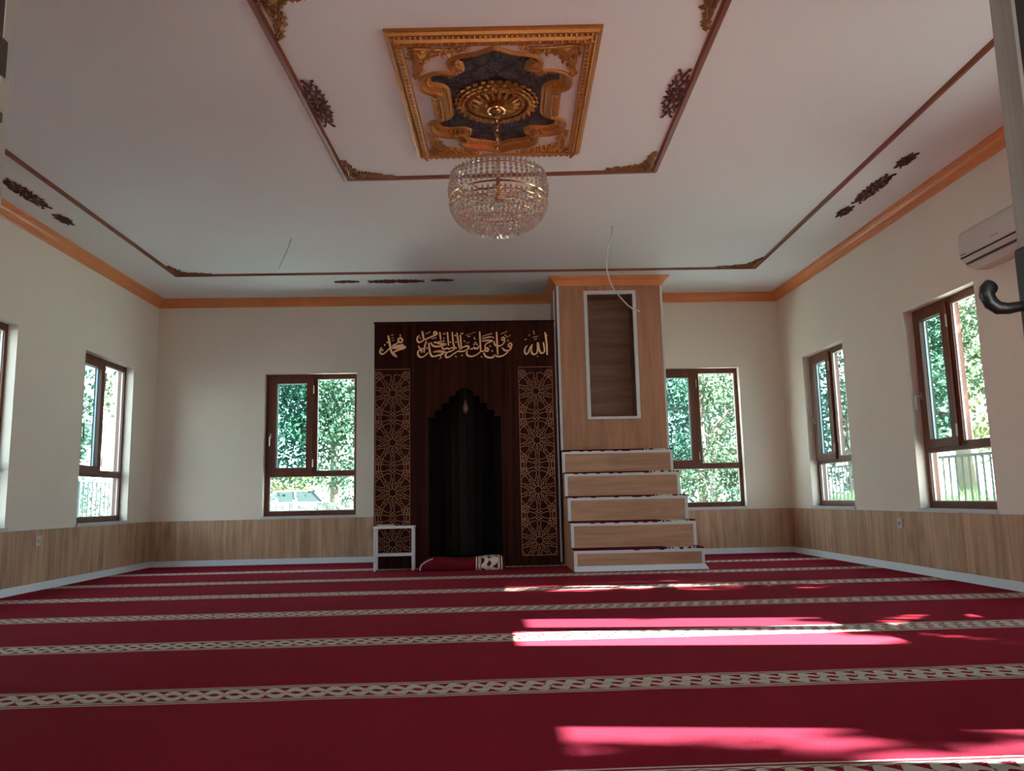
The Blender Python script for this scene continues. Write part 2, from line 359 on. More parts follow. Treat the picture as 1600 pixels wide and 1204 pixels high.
def empty(name, loc, rz=0.0, label=None, cat=None, group=None, kind=None):
    o = bpy.data.objects.new(name, None); col.objects.link(o); o.location = loc; o.rotation_euler = (0, 0, rz); o.empty_display_size = 0.1
    return tag(o, label, cat, group, kind)
def tag(o, label=None, cat=None, group=None, kind=None):
    if label: o['label'] = label
    if cat: o['category'] = cat
    if group: o['group'] = group
    if kind: o['kind'] = kind
    return o
def struct(name, mb, mat, **kw):
    return link(name, mb, mat, kind='structure', **kw)

# ------------------------------------------------------------------ room measures (camera stands in the doorway at x=y=0)
XL, XR, YB, YF, ZC = -3.93, 3.70, 9.48, 0.38, 3.18
WT = 0.19                       # wall thickness
ZW = 0.524                      # top of the panelling
Z0, Z1 = 0.55, 2.25             # window opening
SIDE_L = [(7.80, 8.88), (5.62, 6.66), (3.42, 4.46)]
SIDE_R = [(7.82, 8.84), (5.62, 6.63), (3.42, 4.43), (1.22, 2.23)]
BACK = [(-2.63, -1.53), (2.06, 3.16)]

struct('floor', MB().box(XL-WT, XR+WT, YF-1.2, YB+WT, -0.12, 0.0), 'carpet')
struct('ceiling', MB().box(XL-WT, XR+WT, YF-WT, YB+WT, ZC, ZC+0.25), 'ceiling')
def wall_y(name, x0, x1, spans):     # wall parallel to y with openings
    mb = MB(); ys = [YF-WT] + [v for s in sorted(spans) for v in s] + [YB+WT]
    for i in range(0, len(ys), 2): mb.box(x0, x1, ys[i], ys[i+1], 0, ZC)
    for a, b in spans: mb.box(x0, x1, a, b, 0, Z0); mb.box(x0, x1, a, b, Z1, ZC)
    return struct(name, mb, 'plaster')
wall_y('wall_left', XL-WT, XL, SIDE_L); wall_y('wall_right', XR, XR+WT, SIDE_R)
mb = MB(); xs = [XL] + [v for s in BACK for v in s] + [XR]
for i in range(0, len(xs), 2): mb.box(xs[i], xs[i+1], YB, YB+WT, 0, ZC)
for a, b in BACK: mb.box(a, b, YB, YB+WT, 0, Z0); mb.box(a, b, YB, YB+WT, Z1, ZC)
struct('wall_back', mb, 'plaster')
mb = MB(); DX0, DX1, DH = -0.80, 0.92, 2.25
mb.box(XL, DX0, YF-WT, YF, 0, ZC); mb.box(DX1, XR, YF-WT, YF, 0, ZC); mb.box(DX0, DX1, YF-WT, YF, DH, ZC)
struct('wall_front', mb, 'plaster')
mb = MB(); PB = -2.6      # unseen entrance porch, added to keep sky light off the door leaves
mb.box(-1.75, -1.55, PB, YF-WT, -0.3, 2.75).box(1.55, 1.75, PB, YF-WT, -0.3, 2.75).box(-1.75, 1.75, PB, YF-WT, 2.75, 2.95).box(-1.55, -0.7, PB, PB+0.2, -0.3, 2.75).box(0.7, 1.55, PB, PB+0.2, -0.3, 2.75).box(-0.7, 0.7, PB, PB+0.2, 2.1, 2.75)
struct('wall_porch', mb, 'plaster')

# windows: local frame x to the right seen from inside, y outwards, z up
def window(idx, cx, cy, rz, W, reveal_mat='white'):
    H = Z1 - Z0; w = empty('window_%d' % idx, (cx, cy, Z0), rz, kind='structure')
    k = W/1.10; x0 = -W/2
    X = lambda a: x0 + a*k
    y0, y1 = 0.085, 0.155
    Z = lambda a: H - a
    fr = MB()
    fr.box(X(0), X(0.055), y0, y1, 0, H).box(X(1.064), X(1.10), y0, y1, 0, H)
    fr.box(X(0.055), X(1.064), y0, y1, Z(0.055), H).box(X(0.055), X(1.064), y0, y1, 0, 0.055)
    fr.box(X(0.055), X(1.064), y0, y1, Z(1.235), Z(1.172)).box(X(0.560), X(0.612), y0, y1, Z(1.172), Z(0.055))
    link('window_frame', fr, 'frame', w)
    sd = MB(); s0, s1 = y0-0.022, y1-0.02
    xa, xb, za, zb = X(0.036), X(0.565), Z(1.20), Z(0.030)
    t = 0.078
    sd.box(xa, xa+t+0.018, s0, s1, za, zb).box(xb-t, xb, s0, s1, za, zb).box(xa+t+0.018, xb-t, s0, s1, za, za+t-0.01).box(xa+t+0.018, xb-t, s0, s1, zb-t, zb)
    sh = link('sash', sd, 'frame', w)
    link('pane', MB().box(xa+t+0.018, xb-t, s0+0.04, s0+0.046, za+t-0.01, zb-t), 'glass_sash', sh, label='tinted glass of the opening sash')
    g = MB(); g.tube([(xa+0.03, s0, H*0.56), (xa+0.03, s0-0.045, H*0.56), (xa+0.03, s0-0.052, H*0.56-0.01), (xa+0.03, s0-0.05, H*0.56-0.12)], 0.008, 8).box(xa+0.018, xa+0.042, s0-0.006, s0, H*0.56-0.03, H*0.56+0.03)
    link('handle', g, 'steel', sh, label='small metal turn handle')
    for hz in (zb-0.16, za+0.12):
        link('hinge', MB().tube([(xb+0.006, s0-0.006, hz-0.05), (xb+0.006, s0-0.006, hz+0.05)], 0.008, 8), 'steel', sh)
    link('pane', MB().box(X(0.612), X(1.064), 0.115, 0.121, Z(1.172), Z(0.055)), 'glass', w)
    link('pane', MB().box(X(0.055), X(1.064), 0.115, 0.121, 0.055, Z(1.235)), 'glass', w)
    bd = MB()   # pale glazing gasket
    for a, b, c, d in ((X(0.612), X(1.064), Z(1.172), Z(0.055)), (X(0.055), X(1.064), 0.055, Z(1.235)), (xa+t+0.018, xb-t, za+t-0.01, zb-t)):
        e = 0.007
        bd.box(a, a+e, 0.10, 0.115, c, d).box(b-e, b, 0.10, 0.115, c, d).box(a+e, b-e, 0.10, 0.115, c, c+e).box(a+e, b-e, 0.10, 0.115, d-e, d)
    link('gasket', bd, 'white', w)
    link('window_sill', MB().box(-W/2-0.015, W/2+0.015, -0.022, 0.085, -0.026, 0.0), 'white', w)
    link('outer_sill', MB().box(-W/2, W/2, 0.155, 0.23, -0.03, 0.004), 'white', w)
    return w
n = 1
for a, b in SIDE_L: window(n, XL, (a+b)/2, PI/2, b-a); n += 1
for a, b in BACK: window(n, (a+b)/2, YB, 0, b-a); n += 1
for a, b in SIDE_R: window(n, XR, (a+b)/2, -PI/2, b-a); n += 1

# wainscot (trim), its cap, and baseboards
T = 0.014
struct('trim_1', MB().box(XL, XL+T, YF, YB, 0, ZW-0.006), 'oak_wall')
struct('trim_2', MB().box(XL+T, XR-T, YB-T, YB, 0, ZW-0.006), 'oak_wall')
struct('trim_3', MB().box(XR-T, XR, YF, YB, 0, ZW-0.006), 'oak_wall')
struct('trim_4', MB().box(XL, XL+T+0.004, YF, YB, ZW-0.006, ZW), 'white')
struct('trim_5', MB().box(XL+T, XR-T, YB-T-0.004, YB, ZW-0.006, ZW), 'white')
struct('trim_6', MB().box(XR-T-0.004, XR, YF, YB, ZW-0.006, ZW), 'white')
BH = 0.062
struct('baseboard_left', MB().prism([(XL+T, 0), (XL+T+0.035, 0), (XL+T+0.012, BH), (XL+T, BH)], 1, YF, YB-T), 'base')
struct('baseboard_right', MB().prism([(XR-T, BH), (XR-T-0.012, BH), (XR-T-0.035, 0), (XR-T, 0)], 1, YF, YB-T), 'base')
struct('baseboard_back', MB().prism([(YB-T, 0), (YB-T, BH), (YB-T-0.012, BH), (YB-T-0.035, 0)], 0, XL+T, XR-T), 'base')

# cornice: moulded profile (projection p, drop d)
CP = [(0.0, 0.0), (0.085, 0.0), (0.085, 0.010), (0.074, 0.014), (0.070, 0.024), (0.052, 0.034), (0.036, 0.052), (0.028, 0.070), (0.016, 0.076), (0.014, 0.090), (0.008, 0.100), (0.0, 0.100)]
def cornice(path, closed=False):
    """path: list of (x, y, nx, ny) where (nx, ny) is the mitred offset direction into the room"""
    mb = MB(); n = len(CP)
    for (x, y, nx, ny) in path: mb.v += [(x+nx*p, y+ny*p, ZC-d) for p, d in CP]
    for i in range(len(path)-1):
        for j in range(n): mb.f.append((i*n+j, i*n+(j+1) % n, (i+1)*n+(j+1) % n, (i+1)*n+j))
    mb.f += [tuple(range(n)), tuple(range((len(path)-1)*n, len(path)*n))]
    return mb
TX0, TX1, TY = 0.852, 2.05, 8.66          # minbar tower
struct('trim_7', cornice([(XL, YF, 1, 0), (XL, YB, 1, -1), (TX0, YB, -1, -1), (TX0, TY, -1, -1), (TX1, TY, 1, -1), (TX1, YB, 1, -1), (XR, YB, -1, -1), (XR, YF, -1, 0)]), 'cornice')

# ceiling mouldings
def ceil_frame(name, pts, w, h, closed, mat):
    """half-round moulding under the ceiling along the corner points"""
    mb = MB(); P = [Vector((x, y)) for x, y in pts]; prof = [(-1, 0), (-1, 0.35), (-0.6, 0.5), (-0.45, 0.95), (0.45, 0.95), (0.6, 0.5), (1, 0.35), (1, 0)]
    n = len(prof); L = len(P)
    for i in range(L):
        a = P[i-1] if (closed or i > 0) else None; b = P[(i+1) % L] if (closed or i < L-1) else None
        d1 = (P[i]-a).normalized() if a is not None else (b-P[i]).normalized(); d2 = (b-P[i]).normalized() if b is not None else d1
        n1 = Vector((-d1.y, d1.x)); n2 = Vector((-d2.y, d2.x)); mm = (n1+n2); mm = mm/(mm.dot(n1))
        mb.v += [(P[i].x+mm.x*q*w/2, P[i].y+mm.y*q*w/2, ZC-h*z) for q, z in prof]
    for i in range(L if closed else L-1):
        k = (i+1) % L
        for j in range(n): mb.f.append((i*n+j, i*n+(j+1) % n, k*n+(j+1) % n, k*n+j))
    return struct(name, mb, mat)
ceil_frame('trim_8', [(-3.30, 0.95), (-3.315, 8.405), (3.03, 8.325), (2.79, 0.95)], 0.046, 0.02, True, 'ceil_trim')
CXM, CYM, ROT = 0.112, 4.622, -math.radians(2.15)
def rotm(u, v): return (CXM + u*math.cos(ROT) - v*math.sin(ROT), CYM + u*math.sin(ROT) + v*math.cos(ROT))
ceil_frame('trim_9', [rotm(-1.19, -1.15), rotm(-1.19, 1.17), rotm(1.19, 1.13), rotm(1.19, -1.15)], 0.046, 0.02, True, 'ceil_trim')

# ------------------------------------------------------------------ carved applique ornaments
def spiral(cx, cy, r, a0, turns, n=14, shrink=0.25, sgn=1):
    return [(cx + r*(1-(1-shrink)*i/n)*math.cos(a0+sgn*turns*2*PI*i/n), cy + r*(1-(1-shrink)*i/n)*math.sin(a0+sgn*turns*2*PI*i/n)) for i in range(n+1)]
def bez(p0, p1, p2, p3, n=10):
    o = []
    for i in range(n+1):
        t = i/n; a = (1-t)**3; b = 3*t*(1-t)**2; c = 3*t*t*(1-t); d = t**3
        o.append((a*p0[0]+b*p1[0]+c*p2[0]+d*p3[0], a*p0[1]+b*p1[1]+c*p2[1]+d*p3[1]))
    return o
def stroke(mb, pts, r, z0=-0.008, taper=True, flat=1.0):
    n = len(pts); rs = [r*(0.45+0.55*math.sin(PI*(0.12+0.76*i/(n-1)))) if taper else r for i in range(n)]
    mb.tube([(x, y, z0) for x, y in pts], rs, 6)
def leaf2(mb, x, y, a, L, w, z=-0.010):
    """small carved leaf: raised ridge"""
    c, s = math.cos(a), math.sin(a)
    pts = [(0, 0, 0), (L*0.35, w, 0), (L*0.75, w*0.55, 0), (L, 0, 0), (L*0.75, -w*0.55, 0), (L*0.35, -w, 0), (L*0.4, 0, z*1.6)]
    mb.add([(x+c*p[0]-s*p[1], y+s*p[0]+c*p[1], p[2]-0.001) for p in pts], [(0,1,6),(1,2,6),(2,3,6),(3,4,6),(4,5,6),(5,0,6)])
def long_orn(L, W):
    """long symmetrical scrollwork, length L along x, height W along y"""
    mb = MB(); h, w = L/2, W/2; r = W*0.055
    for sx in (1, -1):
        for sy in (1, -1):
            F = lambda pts: [(sx*x, sy*y) for x, y in pts]
            stroke(mb, F(bez((0, 0.15*w), (0.18*h, 1.1*w), (0.38*h, 1.0*w), (0.5*h, 0.35*w))), r)
            stroke(mb, F(spiral(0.22*h, 0.42*w, 0.36*w, PI/2, 1.2)), r)
            stroke(mb, F(bez((0.12*h, 0.05*w), (0.4*h, -0.1*w), (0.55*h, 0.9*w), (0.78*h, 0.55*w))), r)
            stroke(mb, F(spiral(0.52*h, 0.36*w, 0.3*w, 0, 1.1)), r)
            stroke(mb, F(bez((0.55*h, 0.1*w), (0.75*h, 0.0), (0.85*h, 0.2*w), (0.98*h, 0.62*w))), r)
            stroke(mb, F(spiral(0.93*h, 0.50*w, 0.16*w, -PI/2, 0.7)), r)
            for (a, b, c, q) in ((0.08, 0.8, 1.2, 0.3), (0.32, 0.85, 0.9, 0.3), (0.45, 0.7, 0.5, 0.34), (0.62, 0.55, 0.5, 0.3), (0.72, 0.25, 0.2, 0.3), (0.3, 0.1, 0.4, 0.3), (0.06, 0.3, 0.8, 0.3)):
                leaf2(mb, sx*a*h, sy*b*w*0.8, math.atan2(sy*math.sin(c), sx*math.cos(c)), q*W, W*0.09)
    leaf2(mb, 0, 0, 0, 0.3*h, 0.2*w); leaf2(mb, 0, 0, PI, 0.3*h, 0.2*w)
    leaf2(mb, 0, 0, PI/2, 0.9*w, 0.25*w); leaf2(mb, 0, 0, -PI/2, 0.9*w, 0.25*w)
    return mb
def small_orn(L, W):
    mb = MB(); h, w = L/2, W/2; r = W*0.075
    for sx in (1, -1):
        for sy in (1, -1):
            F = lambda pts: [(sx*x, sy*y) for x, y in pts]
            stroke(mb, F(bez((0, 0.1*w), (0.3*h, 1.2*w), (0.5*h, 0.6*w), (0.62*h, 0.2*w), 8)), r)
            stroke(mb, F(bez((0.4*h, 0.1*w), (0.6*h, 0.1*w), (0.8*h, 0.35*w), (1.0*h, 0.45*w), 8)), r)
            stroke(mb, F(spiral(0.25*h, 0.4*w, 0.3*w, 0, 0.9, 10)), r)
            leaf2(mb, sx*0.1*h, sy*0.3*w, math.atan2(sy*0.9, sx*0.5), 0.5*W, W*0.12)
            leaf2(mb, sx*0.5*h, sy*0.2*w, math.atan2(sy*0.5, sx*0.9), 0.4*W, W*0.10)
    leaf2(mb, 0, 0, PI/2, 1.1*w, 0.3*w); leaf2(mb, 0, 0, -PI/2, 1.1*w, 0.3*w); leaf2(mb, 0, 0, 0, 0.5*h, 0.3*w); leaf2(mb, 0, 0, PI, 0.5*h, 0.3*w)
    return mb
def corner_orn(L1, L2, W, seed=1):
    """acanthus corner: corner at the origin, arms along +x (L1) and +y (L2)"""
    mb = MB(); rnd = random.Random(seed)
    for arm, L in ((0, L1), (1, L2)):
        F = (lambda pts: pts) if arm == 0 else (lambda pts: [(y, x) for x, y in pts])
        n = 9
        for i in range(n):
            t = (i+0.6)/n; x = L*t; w = W*(1-t)**0.75
            stroke(mb, F(spiral(x, 0.10*W+w*0.38, max(0.12*W, w*0.36), rnd.uniform(0, 6), 1.1, 11, sgn=rnd.choice((1, -1)))), W*0.045)
            for k in range(5):
                X, Y = F([(x+rnd.uniform(-.4, .4)*L/n, 0.06*W+rnd.uniform(0.2, 0.9)*w)])[0]
                a = rnd.uniform(-0.5, 1.4); a = a if arm == 0 else PI/2-a
                leaf2(mb, X, Y, a, W*0.26, W*0.075, -0.014)
        stroke(mb, F(bez((0.02*L, 0.1*W), (0.3*L, 0.02*W), (0.6*L, 0.35*W), (1.0*L, 0.12*W), 14)), W*0.05)
        stroke(mb, F(bez((0.2*L, 0.7*W), (0.4*L, 0.75*W), (0.6*L, 0.2*W), (0.92*L, 0.3*W), 14)), W*0.045)
    for k in range(9):
        a = PI/4 + (k-4)*0.2; leaf2(mb, 0.22*W, 0.22*W, a, W*0.85, W*0.09, -0.016)
    mb.tube([(0.35*W, 0.35*W, -0.004), (0.45*W, 0.45*W, -0.03)], [W*0.16, W*0.07], 10)
    return mb
def place(mb, loc, rz=0.0, sx=1, sy=1):
    c, s = math.cos(rz), math.sin(rz)
    out = MB(); out.v = [(c*x*sx-s*y*sy, s*x*sx+c*y*sy, z) for x, y, z in mb.v]; out.f = [tuple(reversed(f)) if sx*sy < 0 else f for f in mb.f]
    return out
def ornament(name, mb, loc, rz, mat, label, group=None, sx=1, sy=1):
    o = link(name, place(mb, loc, rz, sx, sy), mat, smooth=False); o.location = loc
    group = 'gold corner ornaments on the ceiling mouldings' if name == 'corner_ornament' else 'brown scroll ornaments on the ceiling'
    return tag(o, label, 'ceiling ornament', group)
A = ZC - 0.001
LO, SO = long_orn, small_orn
ornament('ceiling_ornament', LO(0.64, 0.13), (3.25, 6.10, A), PI/2-0.02, 'brown_orn', 'large dark brown scroll ornament on the ceiling above the right wall windows')
ornament('ceiling_ornament', SO(0.27, 0.11), (3.25, 6.61, A), PI/2, 'brown_orn', 'small dark brown ornament on the right ceiling border, the one nearer the back wall')
ornament('ceiling_ornament', SO(0.27, 0.11), (3.23, 5.54, A), PI/2, 'brown_orn', 'small dark brown ornament on the right ceiling border, the one nearer the air conditioner')
ornament('ceiling_ornament', LO(0.64, 0.13), (-3.60, 6.08, A), PI/2, 'brown_orn', 'large dark brown scroll ornament on the ceiling above the left wall')
ornament('ceiling_ornament', SO(0.27, 0.11), (-3.61, 6.66, A), PI/2, 'brown_orn', 'small dark brown ornament on the left ceiling border, beyond the large scroll')
ornament('ceiling_ornament', LO(0.65, 0.12), (-0.968, 8.716, A), -0.01, 'brown_orn', 'large dark brown scroll ornament on the ceiling border above the mihrab')
ornament('ceiling_ornament', SO(0.28, 0.09), (-1.525, 8.71, A), -0.01, 'brown_orn', 'small dark brown ornament on the back ceiling border, left of the large scroll')
ornament('ceiling_ornament', SO(0.26, 0.09), (-0.445, 8.69, A), -0.01, 'brown_orn', 'small dark brown ornament on the back ceiling border, right of the large scroll')
x, y = rotm(-1.115, 0.0); ornament('ceiling_ornament', LO(0.60, 0.12), (x, y, A), PI/2+ROT, 'brown_orn', 'dark brown scroll ornament inside the left side of the central ceiling frame')
x, y = rotm(1.115, -0.03); ornament('ceiling_ornament', LO(0.60, 0.12), (x, y, A), PI/2+ROT, 'brown_orn', 'dark brown scroll ornament inside the right side of the central ceiling frame')
x, y = rotm(-1.165, 1.145); ornament('corner_ornament', corner_orn(0.34, 0.30, 0.13, 3), (x, y, A), ROT, 'gold_dark', 'gold acanthus corner ornament at the far left corner of the central ceiling frame', sy=-1)
x, y = rotm(1.165, 1.105); ornament('corner_ornament', corner_orn(0.34, 0.30, 0.13, 4), (x, y, A), ROT, 'gold_dark', 'gold acanthus corner ornament at the far right corner of the central ceiling frame', sx=-1, sy=-1)
x, y = rotm(-1.165, -1.125); ornament('corner_ornament', corner_orn(0.32, 0.40, 0.15, 5), (x, y, A), ROT, 'gold_dark', 'gold corner ornament at the top left, inside the near corner of the central ceiling frame')
x, y = rotm(1.165, -1.125); ornament('corner_ornament', corner_orn(0.32, 0.40, 0.15, 6), (x, y, A), ROT, 'gold_dark', 'gold corner ornament at the top right, inside the near corner of the central ceiling frame', sx=-1)
ornament('corner_ornament', corner_orn(0.36, 0.32, 0.13, 8), (-3.29, 8.38, A), 0, 'gold_dark', 'gold corner ornament of the outer ceiling moulding above the back left corner', sy=-1)
ornament('corner_ornament', corner_orn(0.40, 0.34, 0.13, 9), (3.005, 8.30, A), 0, 'gold_dark', 'gold corner ornament of the outer ceiling moulding above the back right window', sx=-1, sy=-1)

# ------------------------------------------------------------------ ceiling rose plaque
def tri_fill(outer, inner, z):
    bm = bmesh.new(); es = []
    for loop in (outer, inner):
        vs = [bm.verts.new((x, y, z)) for x, y in loop]
        es += [bm.edges.new((vs[i], vs[(i+1) % len(vs)])) for i in range(len(vs))]
    bmesh.ops.triangle_fill(bm, use_beauty=True, use_dissolve=False, edges=es)
    bm.verts.ensure_lookup_table(); bm.verts.index_update()
    mb = MB(); mb.v = [tuple(v.co) for v in bm.verts]; mb.f = [tuple(v.index for v in f.verts) for f in bm.faces]; bm.free()
    return mb
def smooth_line(pts, it=2):
    for _ in range(it):
        q = [pts[0]]
        for a, b in zip(pts, pts[1:]):
            q += [(a[0]*.75+b[0]*.25, a[1]*.75+b[1]*.25), (a[0]*.25+b[0]*.75, a[1]*.25+b[1]*.75)]
        q.append(pts[-1]); pts = q
    return pts
plq = empty('ceiling_rose_plaque', (CXM, CYM, ZC), ROT, 'large gold framed rectangular ceiling plaque with a dark damask centre around the chandelier', 'ceiling plaque')
HW, HH, DR = 0.585, 0.776, 0.058
pr = [(0, 0.0), (0, 0.014), (0.012, 0.018), (0.020, 0.032), (0.050, 0.036), (0.058, 0.052), (0.086, 0.058), (0.092, 0.048), (0.092, 0.0)]
fr = MB()
for cx_, cy_ in ((-1, -1), (1, -1), (1, 1), (-1, 1)): fr.v += [(cx_*(HW-p), cy_*(HH-p), -d) for p, d in pr]
for i in range(4):
    k = (i+1) % 4; n_ = len(pr)
    for j in range(n_-1): fr.f.append((i*n_+j, k*n_+j, k*n_+j+1, i*n_+j+1))
link('frame_moulding', fr, 'gold', plq)
# beads along the frame
bd = MB()
for sx in (-1, 1):
    for i in range(52): bd.gem((sx*(HW-0.036), -HH+0.05+i*0.0285, -0.038), 0.011, 0.02, 6)
for sy in (-1, 1):
    for i in range(38): bd.gem((-HW+0.05+i*0.0287, sy*(HH-0.036), -0.038), 0.011, 0.02, 6)
link('bead_row', bd, 'gold', plq)
eg = MB()       # egg and dart relief on the sloping face
for sx in (-1, 1):
    for i in range(37): eg.gem((sx*(HW-0.068), -HH+0.06+i*0.0405, -0.054), 0.011, 0.030, 8, (sx*0.9, 0, 0.3), 0.5)
for sy in (-1, 1):
    for i in range(27): eg.gem((-HW+0.06+i*0.0405, sy*(HH-0.068), -0.054), 0.011, 0.030, 8, (0, sy*0.9, 0.3), 0.5)
link('egg_relief', eg, 'gold', plq)
quarter = smooth_line([(0, .640), (.045, .615), (.10, .585), (.17, .570), (.235, .54), (.262, .49), (.25, .435), (.215, .405)], 2) + \
          smooth_line([(.235, .385), (.30, .40), (.375, .385), (.425, .34), (.44, .27), (.432, .215), (.40, .188), (.355, .178), (.332, .155), (.328, .12), (.328, 0)], 1)
def full(q):
    a = q; b = [(x, -y) for x, y in reversed(q[:-1])]; c = [(-x, -y) for x, y in q[1:]]; d = [(-x, y) for x, y in reversed(q[1:-1])]
    return a + b + c + d
outl = full(quarter)
PZ = -0.040
inner_rect = [(-HW+0.09, -HH+0.09), (HW-0.09, -HH+0.09), (HW-0.09, HH-0.09), (-HW+0.09, HH-0.09)]
link('field_panel', tri_fill(inner_rect, outl, PZ), 'marble', plq, label='veined cream field of the plaque')
link('damask_panel', MB().box(-0.5, 0.5, -0.68, 0.68, -0.006, -0.002), 'damask', plq, label='dark damask centre panel')
rim = MB(); n_ = len(outl)
def offs(pts, d):
    o = []
    for i in range(len(pts)):
        a = Vector(pts[i-1]); b = Vector(pts[(i+1) % len(pts)]); t = (b-a).normalized(); o.append((pts[i][0]+t.y*-d, pts[i][1]+t.x*d))
    return o
rows = [(0.022, PZ), (0.020, PZ-0.014), (0.006, PZ-0.018), (-0.004, PZ-0.008), (-0.010, PZ+0.004), (-0.030, PZ+0.016), (-0.050, PZ+0.022), (-0.056, -0.006)]
for d, z in rows: rim.v += [(x, y, z) for x, y in offs(outl, d)]
for j in range(len(rows)-1):
    for i in range(n_): k = (i+1) % n_; rim.f.append((j*n_+i, j*n_+k, (j+1)*n_+k, (j+1)*n_+i))
link('scalloped_rim', rim, 'gold', plq, smooth=True)
rb = MB(); ol = offs(outl, -0.033)
for i in range(0, n_):
    a = ol[i]; b = ol[(i+1) % n_]; L = math.hypot(a[0]-b[0], a[1]-b[1])
    for k in range(max(1, round(L/0.022))): 
        t = k/max(1, round(L/0.022)); rb.gem((a[0]*(1-t)+b[0]*t, a[1]*(1-t)+b[1]*t, PZ+0.014), 0.009, 0.018, 6)
link('rope_bead', rb, 'gold', plq)
for sx in (1, -1):
    for sy in (1, -1):
        c = place(corner_orn(0.33, 0.30, 0.15, 20+sx+2*sy), None, 0, sx=-sx, sy=-sy)
        c.v = [(x+sx*(HW-0.105), y+sy*(HH-0.105), z+PZ) for x, y, z in c.v]
        link('corner_leaf', c, 'gold', plq)
        cu = MB(); cu.tube([(sx*x, sy*y, PZ-0.006) for x, y in spiral(0.225, 0.455, 0.042, PI/2, 1.3, 20, 0.2, -1)], 0.013, 8)
        cu.tube([(sx*x, sy*y, PZ-0.004) for x, y in spiral(0.265, 0.375, 0.028, 0, 1.0, 14, 0.3)], 0.009, 6)
        link('scroll', cu, 'gold', plq)
    sb = MB()
    for i in range(11):
        y = -0.125+i*0.025
        sb.tube([(sx*0.352, y, PZ-0.003), (sx*0.372, y+0.008, PZ-0.010), (sx*0.395, y-0.002, PZ-0.003)], [0.007, 0.009, 0.005], 6)
    link('leaf_strip', sb, 'gold', plq)
med = MB(); prof = [(0.0, -0.048), (0.05, -0.048), (0.075, -0.038), (0.09, -0.022), (0.15, -0.020), (0.158, -0.034), (0.172, -0.036), (0.178, -0.022), (0.205, -0.018), (0.215, -0.006)]
med.lathe([(r, z+0) for r, z in prof], 48)
for i in range(18):
    a = 2*PI*i/18; c, s = math.cos(a), math.sin(a)
    med.tube([(0.07*c, 0.07*s, -0.036), (0.11*c, 0.11*s, -0.040), (0.148*c, 0.148*s, -0.024)], [0.008, 0.014, 0.010], 6)
for i in range(30):
    a = 2*PI*i/30
    for rr, zz, d in ((0.200, -0.034, 0.0), (0.222, -0.026, 0.1), (0.244, -0.014, 0.0)):
        c, s = math.cos(a+d), math.sin(a+d)
        med.tube([(rr*c-0.018*s, rr*s+0.018*c, zz), ((rr+0.012)*c, (rr+0.012)*s, zz-0.008), (rr*c+0.018*s, rr*s-0.018*c, zz)], [0.005, 0.012, 0.005], 6)
for i in range(48):
    a = 2*PI*i/48; med.gem((0.165*math.cos(a), 0.165*math.sin(a), -0.040), 0.008, 0.012, 6)
link('centre_rose', med, 'gold', plq, label='round gold leaf rose')

# ------------------------------------------------------------------ chandelier
CX, CY = 0.112, 4.60
ch = empty('crystal_chandelier', (CX, CY, 2.31), 0, 'bowl shaped crystal chandelier hanging on a gold chain from the ceiling plaque', 'chandelier')
wpart('canopy', MB().lathe([(0.0, 3.065), (0.012, 3.066), (0.045, 3.072), (0.062, 3.085), (0.066, 3.105), (0.060, 3.118), (0.058, 3.128), (0.0, 3.13)], 32, (CX, CY, 0)), 'gold_bright', ch, smooth=True)
cn = MB(); z = 3.06; i = 0
while z > 2.64:
    a = 0 if i % 2 else PI/2
    cn.tube([(CX+0.010*math.cos(t)*math.cos(a), CY+0.010*math.cos(t)*math.sin(a), z-0.018+0.020*math.sin(t)) for t in [2*PI*k/10 for k in range(11)]], 0.0032, 5, cap=False)
    z -= 0.030; i += 1
wpart('chain', cn, 'gold_bright', ch)
wpart('cable_sleeve', MB().tube([(CX+0.006*math.sin(k*1.3), CY+0.004*math.cos(k*1.7), 3.06-0.42*k/16) for k in range(17)], 0.017, 10), 'sleeve', ch, smooth=True)
wpart('centre_stem', MB().lathe([(0.0, 2.66), (0.014, 2.655), (0.012, 2.62), (0.03, 2.60), (0.035, 2.585), (0.012, 2.57), (0.012, 2.54), (0.045, 2.535), (0.045, 2.52), (0.0, 2.515)], 20, (CX, CY, 0)), 'gold_bright', ch, smooth=True)
def ring(R, z, r, seg=48): return MB().tube([(CX+R*math.cos(2*PI*k/seg), CY+R*math.sin(2*PI*k/seg), z) for k in range(seg+1)], r, 6, cap=False)
RT, ZT, RM, ZM = 0.288, 2.640, 0.296, 2.520
wpart('top_ring', ring(RT, ZT, 0.003), 'gold_bright', ch); wpart('middle_ring', ring(RM-0.004, ZM, 0.006), 'gold_bright', ch)
wpart('lower_ring', ring(0.283, 2.478, 0.005), 'gold_bright', ch)
for k in range(8):
    a = 2*PI*k/8+0.2; c, s = math.cos(a), math.sin(a)
    wpart('arm', MB().tube([(CX+r*c, CY+r*s, zz) for r, zz in ((0.03, 2.53), (0.09, 2.545), (0.16, 2.53), (0.23, 2.515), (0.29, 2.52))], 0.004, 6), 'gold_bright', ch)
NS = 54
def strand_up(a):
    mb = MB(); c, s = math.cos(a), math.sin(a)
    for k, (r, z_, g, h) in enumerate(((0.286, 2.655, 0.0125, 0.036), (0.294, 2.622, 0.011, 0.027), (0.299, 2.594, 0.0105, 0.026), (0.301, 2.566, 0.0105, 0.026), (0.300, 2.540, 0.009, 0.022))):
        mb.gem((CX+r*c, CY+r*s, z_), g*1.2, h*1.15, 6, (c*0.3, s*0.3, 1), 0.5)
    mb.tube([(CX+r*c, CY+r*s, z_) for r, z_ in ((0.286, 2.66), (0.295, 2.62), (0.300, 2.58), (0.300, 2.53))], 0.0012, 3)
    return mb
BOWL = []
for k in range(11):
    t = k/10; th = t*PI/2*0.97; BOWL.append((0.298*math.cos(th)**0.8, 2.505-0.185*math.sin(th)))
